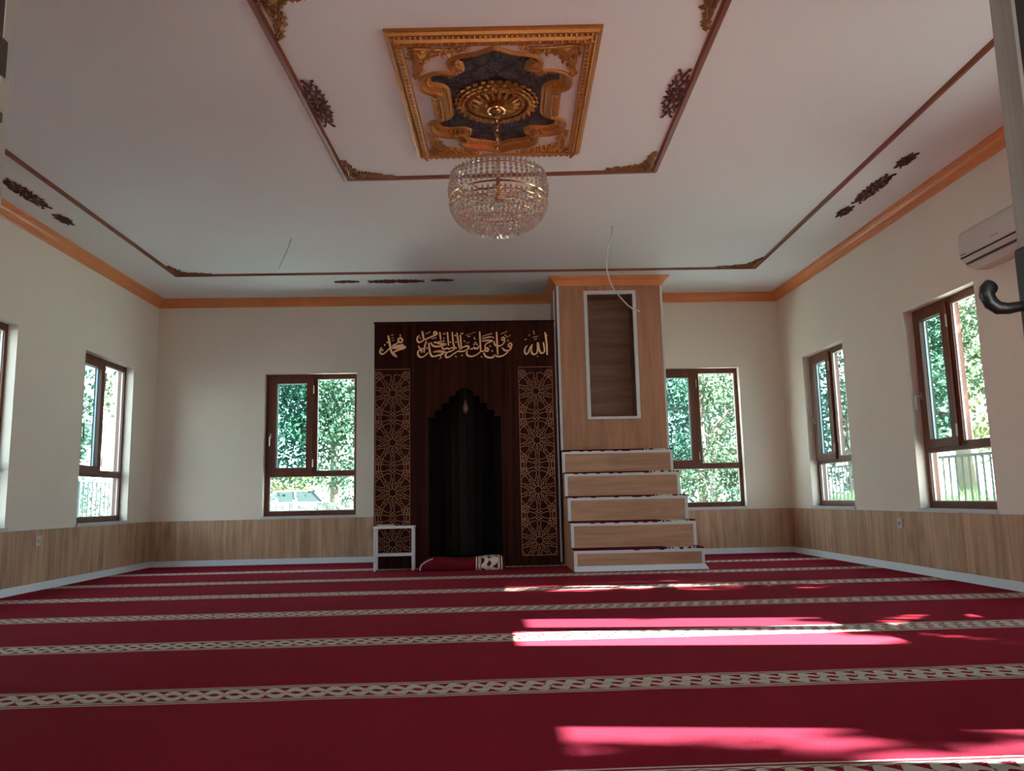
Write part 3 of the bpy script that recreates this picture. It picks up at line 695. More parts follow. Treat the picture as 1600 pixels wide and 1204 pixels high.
def strand_low(a, i):
    mb = MB(); c, s = math.cos(a), math.sin(a)
    for k in range(len(BOWL)-1):
        r = (BOWL[k][0]+BOWL[k+1][0])/2; z_ = (BOWL[k][1]+BOWL[k+1][1])/2
        if k > 6 and i % 2: continue
        if k > 8 and i % 4: continue
        L = math.hypot(BOWL[k][0]-BOWL[k+1][0], BOWL[k][1]-BOWL[k+1][1])
        mb.gem((CX+r*c, CY+r*s, z_-0.004), 0.0095*(1.0 if k < 5 else 1.15), min(0.042, max(0.032, L*1.15)), 6, (c*0.15, s*0.15, 1), 0.62)
    mb.tube([(CX+r*c, CY+r*s, z_) for r, z_ in BOWL[:8 if i % 4 else 11]], 0.0012, 3)
    return mb
for i in range(NS):
    a = 2*PI*(i+0.5)/NS
    wpart('upper_crystal_strand', strand_up(a), 'crystal', ch)
for i in range(56):
    wpart('bowl_crystal_strand', strand_low(2*PI*i/56, i), 'crystal', ch)
for k, rr in ((2, 0), (4, 0), (6, 0), (8, 0)):
    wpart('bowl_hoop', ring(BOWL[k][0]-0.008, BOWL[k][1]+0.002, 0.0025, 40), 'gold_bright', ch)
bb = MB(); bb.gem((CX, CY, 2.318), 0.02, 0.05, 8)
for k in range(6): bb.gem((CX+0.03*math.cos(k*PI/3), CY+0.03*math.sin(k*PI/3), 2.326), 0.009, 0.03, 6)
wpart('finial_crystal', bb, 'crystal', ch)

# ------------------------------------------------------------------ mihrab
MX0, MX1, MY, MZ = -1.176, 0.79, 8.45, 2.62
mih = empty('mihrab', ((MX0+MX1)/2, MY+0.4, 0), 0, 'tall dark walnut mihrab with stepped arch niche, carved side panels and gold calligraphy', 'mihrab')
ACX = -0.205
steps = [(0.392, 1.585), (0.322, 1.662), (0.245, 1.735), (0.168, 1.815), (0.098, 1.90)]   # half width, top height
# arch outline (right half going up), rounded lobes
half = [(0.392, 0.0), (0.392, 1.545)]
for i, (w, zt) in enumerate(steps):
    wn_ = steps[i+1][0] if i < len(steps)-1 else 0.0
    zb_ = 1.545 if i == 0 else steps[i-1][1]
    if i < len(steps)-1:
        rr = min(w-wn_, zt-zb_)*0.36
        for k in range(0, 6):
            a = k/5*PI/2
            half.append((w-rr+rr*math.cos(a), zt-rr+rr*math.sin(a)))
        half.append((wn_, zt))
    else:
        for k in range(1, 9):
            a = k/8*PI/2
            half.append((w*math.cos(a), zb_+0.005+(zt-zb_-0.005)*math.sin(a)))
arch = [(ACX+x, z) for x, z in half] + [(ACX-x, z) for x, z in reversed(half[:-1])]
# centre panel with arch opening, built as vertical slices
cp = MB(); PX0, PX1, PZT = -0.765, 0.352, 2.150; FT = 0.022
pts = sorted(half, key=lambda p: p[0])
def archtop(dx):
    best = 0
    for (w, zt), nxt in zip(half, half[1:]):
        a, b = (w, zt), nxt
        if min(a[0], b[0])-1e-9 <= dx <= max(a[0], b[0])+1e-9 and abs(a[0]-b[0]) > 1e-6:
            t = (dx-a[0])/(b[0]-a[0]); best = max(best, a[1]+t*(b[1]-a[1]))
    return best
cp.box(PX0, ACX-0.392, MY, MY+FT, 0, PZT); cp.box(ACX+0.392, PX1, MY, MY+FT, 0, PZT)
xs_ = sorted(set([round(-x, 5) for x, z in half] + [round(x, 5) for x, z in half]))
for a, b in zip(xs_, xs_[1:]):
    if b-a < 1e-5: continue
    e = 1e-4
    za, zb2 = archtop(abs(a+(e if a < 0 else e))), archtop(abs(b-e))
    cp.add([(ACX+a, MY, za), (ACX+b, MY, zb2), (ACX+b, MY, PZT), (ACX+a, MY, PZT), (ACX+a, MY+FT, za), (ACX+b, MY+FT, zb2), (ACX+b, MY+FT, PZT), (ACX+a, MY+FT, PZT)],
           [(0,1,2,3), (5,4,7,6), (4,5,1,0), (3,2,6,7)])
wpart('arch_panel', cp, 'walnut', mih)
wpart('niche_shell', (lambda m_: m_)(MB()), 'walnut_niche', mih) if False else None
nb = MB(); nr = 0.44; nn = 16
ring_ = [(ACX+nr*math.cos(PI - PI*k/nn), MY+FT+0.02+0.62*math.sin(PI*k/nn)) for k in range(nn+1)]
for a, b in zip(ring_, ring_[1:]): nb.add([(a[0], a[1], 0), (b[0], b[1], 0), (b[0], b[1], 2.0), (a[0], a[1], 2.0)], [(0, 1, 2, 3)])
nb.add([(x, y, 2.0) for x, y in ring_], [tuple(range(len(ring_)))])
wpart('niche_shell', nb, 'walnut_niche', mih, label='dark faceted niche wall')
bd_ = MB(); bd_.box(MX0, MX0+0.02, MY+0.02, YB-0.02, 0, MZ).box(MX1-0.02, MX1, MY+0.02, YB-0.02, 0, MZ).box(MX0+0.02, MX1-0.02, MY+0.02, YB-0.02, MZ-0.02, MZ).box(MX0+0.02, MX1-0.02, YB-0.04, YB-0.02, 0, MZ-0.02)
wpart('cabinet_body', bd_, 'walnut', mih)
for (a, b, c, d) in ((MX0, PX0-0.006, 0, 2.144), (PX1+0.006, MX1, 0, 2.144)):
    wpart('side_board', MB().box(a, b, MY, MY+FT, c, d), 'walnut', mih, bevel=0.003)
for (a, b) in ((MX0, PX0-0.006), (PX0, PX1), (PX1+0.006, MX1)):
    wpart('header_board', MB().box(a, b, MY, MY+FT, 2.156, MZ), 'walnut', mih, bevel=0.003)
cb = MB()
cb.box(MX0-0.006, MX1+0.006, MY-0.014, MY+0.02, MZ, MZ+0.018)
for xg in (PX0-0.003, PX1+0.003): cb.box(xg-0.009, xg+0.009, MY-0.006, MY+0.002, 0, MZ)
cb.box(MX0, MX1, MY-0.005, MY+0.002, 2.143, 2.157)
wpart('moulding', cb, 'walnut', mih)

def ribbon(mb, pts, w, y0, y1, closed=False, clip=None):
    """flat raised line in the x-z plane, front at y0"""
    P = [Vector(p) for p in pts]
    if closed: P = P + [P[0]]
    for i in range(len(P)-1):
        a, b = P[i], P[i+1]
        if clip:
            x0, x1, z0_, z1_ = clip
            mid = (a+b)/2
            if not (x0 <= mid.x <= x1 and z0_ <= mid.y <= z1_): continue
        d = b-a
        if d.length < 1e-7: continue
        t = d.normalized(); nrm = Vector((-t.y, t.x))*w/2; e = t*w*0.3
        a2, b2 = a-e, b+e
        mb.add([(a2.x+nrm.x, y0, a2.y+nrm.y), (a2.x-nrm.x, y0, a2.y-nrm.y), (b2.x-nrm.x, y0, b2.y-nrm.y), (b2.x+nrm.x, y0, b2.y+nrm.y),
                (a2.x+nrm.x, y1, a2.y+nrm.y), (a2.x-nrm.x, y1, a2.y-nrm.y), (b2.x-nrm.x, y1, b2.y-nrm.y), (b2.x+nrm.x, y1, b2.y+nrm.y)],
               [(0,1,2,3), (0,4,5,1), (3,2,6,7), (1,5,6,2), (0,3,7,4)])
def chaikin(P, it=2):
    for _ in range(it):
        q = []
        for i in range(len(P)):
            a, b = P[i], P[(i+1) % len(P)]
            q += [(a[0]*.75+b[0]*.25, a[1]*.75+b[1]*.25), (a[0]*.25+b[0]*.75, a[1]*.25+b[1]*.75)]
        P = q
    return P
def carve(x0, x1, z0_, z1_):
    mb = MB(); cx_ = (x0+x1)/2; W = x1-x0; clip = (x0, x1, z0_, z1_); lw = 0.0062; ya, yb = MY-0.006, MY+0.001
    per = 0.532; ztop = 1.852
    def loop(c, pts, ang, rounds=2, dup=False):
        P = [(c[0]+r*math.sin(ang+a), c[1]+r*math.cos(ang+a)) for r, a in pts]
        ribbon(mb, chaikin(P, rounds) if rounds else P, lw, ya, yb, True, clip)
    k = 0
    while ztop - k*per > z0_-0.2:
        c = (cx_, ztop-k*per); k += 1
        st = []
        for i in range(20):
            r = 0.052 if i % 2 == 0 else 0.036; a = i*PI/10; st.append((c[0]+r*math.sin(a), c[1]+r*math.cos(a)))
        ribbon(mb, st, lw, ya, yb, True, clip)
        for i in range(10):
            a = 2*PI*i/10
            # kite touching the star
            loop(c, [(0.056, 0), (0.078, 0.20), (0.102, 0), (0.078, -0.20)], a, 1)
            a2 = a + PI/10
            # big rounded petal between the kites
            loop(c, [(0.088, 0), (0.135, 0.16), (0.198, 0.26), (0.212, 0.10), (0.212, -0.10), (0.198, -0.26), (0.135, -0.16)], a2, 2)
            # thin spoke between petals
            ribbon(mb, [(c[0]+r*math.sin(a), c[1]+r*math.cos(a)) for r in (0.104, 0.15)], lw, ya, yb, False, clip)
        # five-point stars at the panel edge
        for sx in (-1, 1):
            for sz in (-1, 1):
                s0 = (cx_+sx*0.145, c[1]+sz*0.196)
                sp = []
                for i in range(10):
                    r = 0.030 if i % 2 == 0 else 0.014; a = i*PI/5+PI*(sz < 0); sp.append((s0[0]+r*math.sin(a), s0[1]+r*math.cos(a)))
                ribbon(mb, sp, lw, ya, yb, True, clip)
                ribbon(mb, [(s0[0]+0.040*math.sin(a*2*PI/12), s0[1]+0.040*math.cos(a*2*PI/12)) for a in range(12)], lw, ya, yb, True, clip)
        # bow tie between rosettes
        cb_ = (cx_, c[1]-per/2)
        for sx in (-1, 1):
            P = [(cb_[0]+sx*x, cb_[1]+z) for x, z in ((0.004, 0), (0.05, 0.026), (0.115, 0.042), (0.128, 0.0), (0.115, -0.042), (0.05, -0.026))]
            ribbon(mb, chaikin(P, 2), lw, ya, yb, True, clip)
            P = [(cb_[0]+sx*x, cb_[1]+z) for x, z in ((0.148, 0.04), (0.18, 0.045), (0.18, -0.045), (0.148, -0.04))]
            ribbon(mb, chaikin(P, 1), lw, ya, yb, True, clip)
        for sz in (-1, 1):
            P = [(cb_[0]+x, cb_[1]+sz*z) for x, z in ((0, 0.016), (0.012, 0.030), (0.034, 0.036), (0.012, 0.044), (0, 0.062), (-0.012, 0.044), (-0.034, 0.036), (-0.012, 0.030))]
            ribbon(mb, P, lw, ya, yb, True, clip)
    e = 0.003
    for xv in (x0, x1): ribbon(mb, [(xv, z0_), (xv, z1_)], lw*0.8, ya, yb)
    for zv in (z0_, z1_): ribbon(mb, [(x0, zv), (x1, zv)], lw*0.8, ya, yb)
    return mb
wpart('carved_lattice', carve(-1.163, -0.795, 0.135, 2.115), 'carve_l', mih, label='left carved star lattice')
wpart('carved_lattice', carve(0.388, 0.755, 0.105, 2.118), 'carve_l', mih, label='right carved star lattice')
# calligraphy strokes, coordinates in tenths of the lettering grid
K = 0.000702
def letters(strokes, w0):
    mb = MB()
    for s in strokes:
        pts = [Vector((-1.214 + p[0]*K, 2.663 - p[1]*0.00071 - p[0]*0.00001)) for p in s[1]]
        n = len(pts); W = s[0]*K
        if n == 1:      # diamond dot
            c = pts[0]; h = W*0.75; q = [c+Vector((0, h)), c+Vector((h, 0)), c-Vector((0, h)), c-Vector((h, 0))]
            mb.prism([(p.x, p.y) for p in q], 1, MY-0.014, MY); continue
        if n > 2:
            q = [pts[0]]
            for a, b in zip(pts, pts[1:]): q += [a*.75+b*.25, a*.25+b*.75]
            q.append(pts[-1]); pts = q
            q = [pts[0]]
            for a, b in zip(pts, pts[1:]): q += [a*.75+b*.25, a*.25+b*.75]
            q.append(pts[-1]); pts = q
        n = len(pts); L = []; R = []
        for i in range(n):
            d = (pts[min(i+1, n-1)]-pts[max(i-1, 0)]).normalized()
            pen = abs(d.x*0.55 - d.y*0.83)            # broad-nib thickness
            w = W*(0.5+0.5*pen)*(0.55+0.45*math.sin(PI*min(1, max(0, 0.15+0.75*i/(n-1)))))
            nn_ = Vector((-d.y, d.x))*w/2; L.append(pts[i]+nn_); R.append(pts[i]-nn_)
        vs = [(p.x, MY-0.014, p.y) for p in L] + [(p.x, MY-0.014, p.y) for p in R] + [(p.x, MY, p.y) for p in L] + [(p.x, MY, p.y) for p in R]
        fs = []
        for i in range(n-1):
            fs += [(i, n+i, n+i+1, i+1), (i, i+1, 2*n+i+1, 2*n+i), (n+i+1, n+i, 3*n+i, 3*n+i+1)]
        fs += [(0, 2*n, 3*n, n), (n-1, 2*n-1, 4*n-1, 3*n-1)]
        mb.add(vs, fs)
    return mb
S = 30
MO = [(S, [(430,285),(475,283),(492,320),(470,355),(430,340),(420,305),(432,285)]), (S, [(430,345),(385,380),(330,400)]),
      (44, [(505,385),(440,400),(330,425),(350,436),(440,430),(532,415),(520,440),(440,460),(370,490),(345,515),(400,575)]),
      (S+4, [(268,245),(285,320),(300,420),(318,500),(355,550),(405,570)]),
      (S, [(318,420),(270,460),(220,515),(172,538),(138,510),(148,462),(170,430)]),
      (22, [(180,470)]), (18, [(215,390)]), (20, [(255,350)]), (12, [(312,243),(352,226)]), (12, [(318,290),(352,268)]), (12, [(330,325),(362,308)]), (14, [(448,225),(460,245),(452,262)])]
MAIN = [(S, [(795,175),(808,240),(818,298)]), (14, [(850,215),(925,182)]),
  (S, [(755,240),(720,265),(715,320),(740,352),(775,345),(810,315),(870,292),(950,255),(1030,225),(1015,188),(978,180),(975,215),(1000,232)]),
  (14, [(760,272),(772,292)]), (16, [(940,293),(1022,275)]), (S-4, [(1068,190),(1076,250),(1082,310)]), (12, [(1115,205),(1138,228),(1160,198)]),
  (S-4, [(1188,190),(1195,300),(1202,400)]), (S-4, [(1262,190),(1272,330),(1285,420),(1330,442)]), (S-4, [(1335,198),(1350,320),(1372,440)]), (S-4, [(1388,230),(1394,330),(1402,440)]),
  (12, [(1395,200),(1415,222),(1438,195)]), (S+6, [(985,348),(1010,350),(1080,372),(1180,378),(1110,398),(1010,420),(955,402),(925,352)]), (18, [(1000,350),(1090,335),(1150,325)]),
  (S+2, [(895,360),(905,440),(915,520),(950,578),(1050,550),(1145,518),(1060,490),(965,500)]), (S-4, [(862,330),(832,400),(822,510)]), (20, [(735,400),(755,450),(820,445)]),
  (S, [(880,510),(850,550),(785,588),(735,562),(722,510),(748,462),(800,482)]), (S-2, [(1145,385),(1090,420),(1130,462),(1180,436),(1212,458),(1240,430),(1290,444)]),
  (S, [(970,500),(1060,478),(1165,505)]), (S, [(1365,478),(1290,520),(1225,570),(1170,590),(1148,550),(1180,502),(1245,488),(1300,450)]),
  (S, [(1372,462),(1430,420),(1500,400),(1525,440),(1450,488),(1355,492)]), (S, [(1500,490),(1475,515),(1500,560),(1560,572),(1640,545),(1700,490)]),
  (16, [(1470,237),(1600,195)]), (16, [(1475,235),(1625,188)]), (12, [(1500,250),(1520,268),(1545,245)]), (18, [(1450,330)]), (14, [(1478,362),(1530,345)]), (20, [(1308,240)]), (18, [(1320,345)]),
  (20, [(1078,565)]), (14, [(1050,608),(1100,588)]), (16, [(1305,560),(1325,578)]), (18, [(1410,552)]), (18, [(782,500)]), (18, [(1230,345)]), (18, [(868,440)]), (18, [(980,350)]), (16, [(1130,285)]),
  (12, [(1600,262),(1605,300),(1628,298)]), (S-4, [(1535,455),(1580,450),(1600,420),(1615,460),(1635,430),(1655,460),(1675,400)]), (20, [(1600,380)]), (20, [(1642,380)]), (20, [(1622,352)]),
  (S-2, [(1690,180),(1695,340),(1702,490)]), (16, [(1725,255),(1885,208)]), (S-6, [(1725,292),(1820,268),(1880,260)]), (S, [(1725,330),(1800,318),(1895,322),(1840,345),(1780,372),(1765,425)]),
  (S, [(1700,492),(1762,484),(1775,432),(1812,440),(1822,482),(1785,492),(1762,452)]), (20, [(1848,408)]), (S-2, [(1953,185),(1958,360),(1966,540)]),
  (S-4, [(2022,292),(2048,262),(2080,288),(2062,320),(2028,304)]), (S-2, [(2085,318),(2042,390),(1972,412),(1920,392),(1908,330)]), (14, [(2018,216),(2122,174)]), (14, [(2098,272),(2172,235)]), (18, [(2090,236)]), (18, [(1898,272)]),
  (S, [(2135,375),(2168,355),(2188,392),(2175,428),(2138,415),(2132,378)]), (S, [(2182,435),(2140,482),(2075,478),(2052,452)]), (S-2, [(2125,500),(2062,550),(1990,576),(1925,560)]),
  (S-2, [(1905,580),(1840,592),(1772,570),(1748,510)]), (S-4, [(1882,572),(1928,538)]), (14, [(1698,570),(1728,582)]), (18, [(1880,482)]), (18, [(2040,440)]), (18, [(2128,320)])]
AL = [(S, [(2712,190),(2726,300),(2736,400),(2735,545)]), (14, [(2716,200),(2742,252)]), (S, [(2682,350),(2702,490),(2665,525),(2618,500),(2600,350)]),
      (S, [(2590,350),(2592,490),(2552,542),(2500,530),(2484,470),(2505,380)]), (S-2, [(2505,385),(2465,440),(2440,515),(2410,542),(2380,495),(2398,425),(2430,398)]),
      (14, [(2518,272),(2600,250)]), (12, [(2530,165),(2545,222)]), (12, [(2385,312),(2422,296)]), (12, [(2540,306),(2582,290)]), (12, [(2464,225),(2466,248)]), (14, [(2580,562),(2592,575)])]
AL = [(w, [(x-1000, y) for x, y in p]) for w, p in AL]
AL = [(w, [(x+1000+0, y) for x, y in p]) for w, p in AL]
wpart('calligraphy', letters(MO, S), 'gold_text', mih, label='gold letters at the left of the header')
wpart('calligraphy', letters(MAIN, S), 'gold_text', mih, label='long gold calligraphy line in the middle of the header')
wpart('calligraphy', letters(AL, S), 'gold_text', mih, label='gold letters at the right of the header')

# lantern in the niche
lt = empty('hanging_lantern', (ACX+0.005, MY+0.22, 1.66), 0, 'small dark glass lantern hanging in the top of the mihrab niche', 'lantern')
link('glass_bulb', MB().lathe([(0.0, 0), (0.022, 0.006), (0.036, 0.03), (0.036, 0.055), (0.022, 0.085), (0.014, 0.10), (0.020, 0.125), (0.0, 0.126)], 20), 'crystal', lt, smooth=True)
link('base_cup', MB().lathe([(0, -0.03), (0.006, -0.025), (0.02, -0.004), (0.024, 0.008), (0, 0.008)], 16), 'gold_dark', lt, smooth=True)
link('chain', MB().tube([(0, 0, 0.126), (0, 0, 0.339)], 0.003, 6), 'gold_dark', lt)

# ------------------------------------------------------------------ minbar (pulpit)
mn = empty('minbar', ((TX0+TX1)/2, 8.3, 0), 0, 'oak panelled minbar with five carpeted steps and a tall tower beside the mihrab', 'minbar')
SX0, SX1 = 0.842, 2.098
sy = [7.62, 7.83, 8.06, 8.29, 8.50, TY]; sz = [0.0, 0.195, 0.448, 0.698, 0.948, 1.195]
for i in range(5):
    y0, z0_, z1_ = sy[i], sz[i], sz[i+1]; x1_ = SX1 - 0.012*i; x0_ = SX0
    zb_ = z0_ + (0.0 if i else 0.035)
    if i: zb_ += 0.016
    wpart('riser', MB().box(x0_+0.03, x1_-0.03, y0, y0+0.018, zb_-0.012, z1_-0.03), 'oak_h', mn)
    wpart('step_edging', MB().box(x0_, x0_+0.03, y0-0.004, y0+0.02, zb_, z1_).box(x1_-0.03, x1_, y0-0.004, y0+0.02, zb_, z1_).box(x0_+0.03, x1_-0.03, y0-0.004, y0+0.02, z1_-0.03, z1_), 'white', mn, label='white corner edging')
    wpart('tread', MB().box(x0_+0.002, x1_-0.002, y0+0.02, sy[i+1]+0.004, z1_-0.02, z1_-0.001), 'oak_h', mn)
    tr = MB(); rnd = random.Random(i); nx_ = 26
    for k in range(nx_):      # carpet strip with a slightly ragged front edge
        a = x0_+0.004+(x1_-x0_-0.008)*k/nx_; b = x0_+0.004+(x1_-x0_-0.008)*(k+1)/nx_
        fr_ = rnd.uniform(0.004, 0.010)
        tr.box(a, b, y0-fr_, sy[i+1]-0.001, z1_-0.001, z1_+0.014)
        if rnd.random() < 0.25: tr.box(a, b, y0-fr_-0.002, y0-0.0045, z1_-0.008, z1_-0.001)
    wpart('tread_carpet', tr, 'tread', mn, label='dark red carpet with cream pattern at its right end')
wpart('plinth', MB().add([(SX0, sy[0]-0.035, 0), (SX1+0.03, sy[0]-0.035, 0), (SX1+0.03, sy[0]+0.1, 0), (SX0, sy[0]+0.1, 0), (SX0, sy[0]-0.004, 0.05), (SX1, sy[0]-0.004, 0.05), (SX1, sy[0]+0.1, 0.05), (SX0, sy[0]+0.1, 0.05)],
     [(0,3,2,1),(4,5,6,7),(0,1,5,4),(1,2,6,5),(2,3,7,6),(3,0,4,7)]), 'base', mn)
for xs0, xs1 in ((SX0-0.004, SX0+0.014), (SX1-0.066, SX1-0.05)):
    poly = [(sy[0]+0.012, 0)]
    for i in range(5): poly += [(sy[i]+0.012, sz[i+1]-0.022), (sy[i+1]+0.012, sz[i+1]-0.022)]
    poly += [(YB-0.02, sz[5]-0.022), (YB-0.02, 0)]
    sp_ = MB()
    for i in range(5): sp_.box(xs0, xs1, sy[i]+0.02, sy[i+1]+0.02, 0, sz[i+1]-0.022)
    sp_.box(xs0, xs1, TY+0.02, YB-0.02, 0, 1.19)
    wpart('stair_side', sp_, 'oak_v', mn)
# tower
NX0, NX1, NZ0, NZ1 = 1.158, 1.752, 1.555, 3.020
ZT0 = 1.209
tp = MB(); tp.box(TX0, NX0, TY, TY+0.02, ZT0, ZC-0.1).box(NX1, TX1, TY, TY+0.02, ZT0, ZC-0.1).box(NX0, NX1, TY, TY+0.02, ZT0, NZ0).box(NX0, NX1, TY, TY+0.02, NZ1, ZC-0.1)
wpart('tower_front', tp, 'oak_v', mn)
for tx in (TX0, TX1-0.018): wpart('tower_side', MB().box(tx, tx+0.018, TY+0.02, YB-0.01, 1.20, ZC-0.01), 'oak_v', mn)

wpart('corner_edging', MB().box(TX0-0.006, TX0+0.022, TY-0.005, TY+0.03, ZT0, ZC-0.1), 'white', mn)
wpart('corner_edging', MB().box(TX1-0.016, TX1+0.006, TY-0.005, TY+0.03, ZT0, ZC-0.1), 'white', mn)
wpart('corner_edging', MB().box(TX0-0.006, TX0-0.001, YB-0.10, YB-0.02, 0.6, ZC-0.1), 'white', mn)
fw = 0.038
wpart('niche_frame', MB().box(NX0, NX0+fw, TY-0.008, TY+0.03, NZ0, NZ1).box(NX1-fw, NX1, TY-0.008, TY+0.03, NZ0, NZ1).box(NX0+fw, NX1-fw, TY-0.008, TY+0.03, NZ1-fw, NZ1).box(NX0+fw, NX1-fw, TY-0.008, TY+0.03, NZ0, NZ0+fw*0.7), 'white', mn, label='white frame around the tall niche')
nd = 0.26; a, b, c, d = NX0+fw, NX1-fw, NZ0+fw*0.7, NZ1-fw
wpart('niche_lining', MB().box(a, b, TY+nd, TY+nd+0.015, c, d).box(a-0.012, a, TY+0.03, TY+nd+0.015, c, d).box(b, b+0.012, TY+0.03, TY+nd+0.015, c, d).box(a, b, TY+0.03, TY+nd, d, d+0.012).box(a, b, TY+0.03, TY+nd, c-0.012, c), 'oak_niche', mn, label='brown boarded niche lining')
# pipe strips in the gap between mihrab and minbar
wpart('filler_strip', MB().box(TX0-0.034, TX0-0.014, TY+0.10, TY+0.12, 0, ZC-0.12), 'white', mn)

# ------------------------------------------------------------------ table, book, cushion
tb = empty('side_table', (-0.936, 8.27, 0), 0, 'small low table with thin white frame standing before the left mihrab panel', 'table')
X0, X1, Y0, Y1, ZT_ = -1.138, -0.731, 8.17, 8.36, 0.447
for lx in (X0, X1-0.022):
    for ly in (Y0, Y1-0.022): wpart('leg', MB().box(lx, lx+0.022, ly, ly+0.022, 0, ZT_-0.024), 'white', tb, bevel=0.002)
wpart('table_top', MB().box(X0-0.004, X1+0.006, Y0-0.004, Y1+0.004, ZT_-0.024, ZT_), 'white', tb, bevel=0.003)
sf = wpart('shelf', MB().box(X0+0.022, X1-0.022, Y0, Y0+0.012, 0.148, 0.168).box(X0+0.022, X1-0.022, Y1-0.012, Y1, 0.148, 0.168), 'white', tb)
wpart('shelf_board', MB().box(X0+0.022, X1-0.022, Y0+0.012, Y1-0.012, 0.152, 0.162), 'shelf_glass', tb, label='dark glass shelf')
bk = empty('book', (-1.02, 8.24, ZT_), 0.05, 'thin tan book lying flat on the small white framed table', 'book')
link('cover', MB().box(-0.085, 0.085, -0.06, 0.06, 0, 0.003).box(-0.085, 0.085, -0.06, 0.06, 0.014, 0.017).box(-0.085, -0.081, -0.06, 0.06, 0.003, 0.014), 'book', bk)
link('pages', MB().box(-0.081, 0.081, -0.057, 0.057, 0.003, 0.014), 'page', bk)
cu = MB(); nx_, ny_ = 36, 12; cx0, cx1, cy0, cy1, hh = -0.69, 0.205, 8.02, 8.42, 0.135
def cush(u, v):       # u,v in 0..1 around the upper surface
    x = cx0+(cx1-cx0)*u; ex = min(u, 1-u)*(cx1-cx0)
    rl = 0.16 if u < 0.5 else 0.06
    hx = 1.0 if ex > rl else math.sqrt(max(0, 1-(1-ex/rl)**2))
    t = v*PI; y = (cy0+cy1)/2 - (cy1-cy0)/2*(math.copysign(abs(math.cos(t))**0.45, math.cos(t)))
    z = hh*hx*(math.sin(t)**0.4 if math.sin(t) > 0 else 0)*(0.86+0.07*math.sin(u*9)+0.05*u)
    return (x, y, max(0.002, z))
g = [[cush(i/nx_, j/ny_) for j in range(ny_+1)] for i in range(nx_+1)]
cu.v = [p for r in g for p in r]; W_ = ny_+1
for i in range(nx_):
    for j in range(ny_): cu.f.append((i*W_+j, (i+1)*W_+j, (i+1)*W_+j+1, i*W_+j+1))
    cu.f.append((i*W_, i*W_+ny_, (i+1)*W_+ny_, (i+1)*W_))
cs = empty('prayer_cushion', (-0.24, 8.22, 0), 0, 'low red prayer cushion with a cream braided band on its right, before the mihrab niche', 'cushion')
wpart('cover', cu, 'cushion', cs, smooth=2)
pp = [(-0.655, 8.012, 0.012), (-0.652, 8.008, 0.04), (-0.635, 8.006, 0.07), (-0.60, 8.012, 0.095), (-0.565, 8.03, 0.112), (-0.53, 8.06, 0.122)]
wpart('piping', MB().tube(pp, 0.006, 8), 'white', cs, smooth=True)

# ------------------------------------------------------------------ air conditioner
ac = empty('air_conditioner', (XR, 5.02, 2.28), 0, 'white wall mounted split air conditioner high on the right wall', 'air conditioner')
prof = [(0, 0.0), (-0.10, 0.0), (-0.165, 0.030), (-0.195, 0.075), (-0.205, 0.12), (-0.200, 0.255), (-0.185, 0.283), (0, 0.290)]
link('body', MB().prism(prof, 1, -0.41, 0.41), 'acwhite', ac, bevel=0.008)
link('front_panel', MB().prism([(-0.197, 0.085), (-0.212, 0.085), (-0.214, 0.13), (-0.209, 0.250), (-0.195, 0.275), (-0.185, 0.262)], 1, -0.40, 0.40), 'acwhite', ac, bevel=0.003)
link('air_louver', MB().prism([(-0.110, -0.004), (-0.116, -0.006), (-0.172, 0.026), (-0.168, 0.032)], 1, -0.37, 0.37), 'acwhite', ac)
link('seam_slot', MB().box(-0.207, -0.199, -0.40, 0.40, 0.078, 0.085).prism([(-0.172, 0.033), (-0.178, 0.036), (-0.182, 0.044), (-0.176, 0.044)], 1, -0.385, 0.385), 'acdark', ac)
lg = MB()
for i, w in enumerate((0.006, 0.010, 0.006, 0.008, 0.006)): lg.box(-0.2135, -0.211, 0.33+i*0.013, 0.33+i*0.013+w, 0.098, 0.107)
link('badge', lg, 'acdark', ac)
dp = MB()
for i in range(4): dp.box(-0.2150, -0.2125, -0.03+i*0.022, -0.02+i*0.022, 0.128, 0.134)
link('indicator_marks', dp, 'acdark', ac)

# ------------------------------------------------------------------ sockets
def socket(loc, rz, label):
    s = empty('wall_socket', loc, rz, label, 'wall socket', 'wall sockets')
    link('cover_plate', MB().box(-0.04, 0.04, -0.010, 0, -0.045, 0.045), 'white', s, bevel=0.004)
    q = MB().lathe([(0.0, 0), (0.02, 0.0), (0.022, 0.003), (0.020, 0.004)], 20); q.v = [(x, -0.0102-z, y) for x, y, z in q.v]
    link('socket_face', q, 'cable', s)
    q = MB()
    for dx in (-0.009, 0.009): q.box(dx-0.0025, dx+0.0025, -0.0112, -0.0104, -0.0025, 0.0025)
    link('pin_hole', q, 'acdark', s)
socket((XL+T, 7.132, 0.421), PI/2, 'white socket on the wood panelling of the left wall')
socket((XR-T, 6.953, 0.413), -PI/2, 'white socket on the wood panelling of the right wall')

# ------------------------------------------------------------------ loose ceiling cables
def cable(pts, r, label):
    P = [(p[0], p[1]) for p in pts]
    o = link('ceiling_cable', MB().tube(pts, r, 6), 'cable', smooth=True); tag(o, label, 'cable', 'loose ceiling cables')
    return o
c0 = (-1.795, 7.236)
cable([(c0[0], c0[1], 3.18), (c0[0]-0.01, c0[1], 3.15), (c0[0]-0.03, c0[1], 3.08), (c0[0]-0.065, c0[1], 3.0), (c0[0]-0.11, c0[1], 2.89)], 0.004, 'short loose cable end hanging from the ceiling left of the chandelier')
cable([(1.221, 6.95, 3.18), (1.205, 6.95, 3.08), (1.165, 6.95, 2.95), (1.150, 6.95, 2.84), (1.153, 6.95, 2.75), (1.175, 6.95, 2.65), (1.215, 6.95, 2.57), (1.265, 6.95, 2.50), (1.33, 6.95, 2.425), (1.385, 6.95, 2.385), (1.441, 6.95, 2.365)], 0.0065, 'long pale loose cable curving down before the minbar tower')

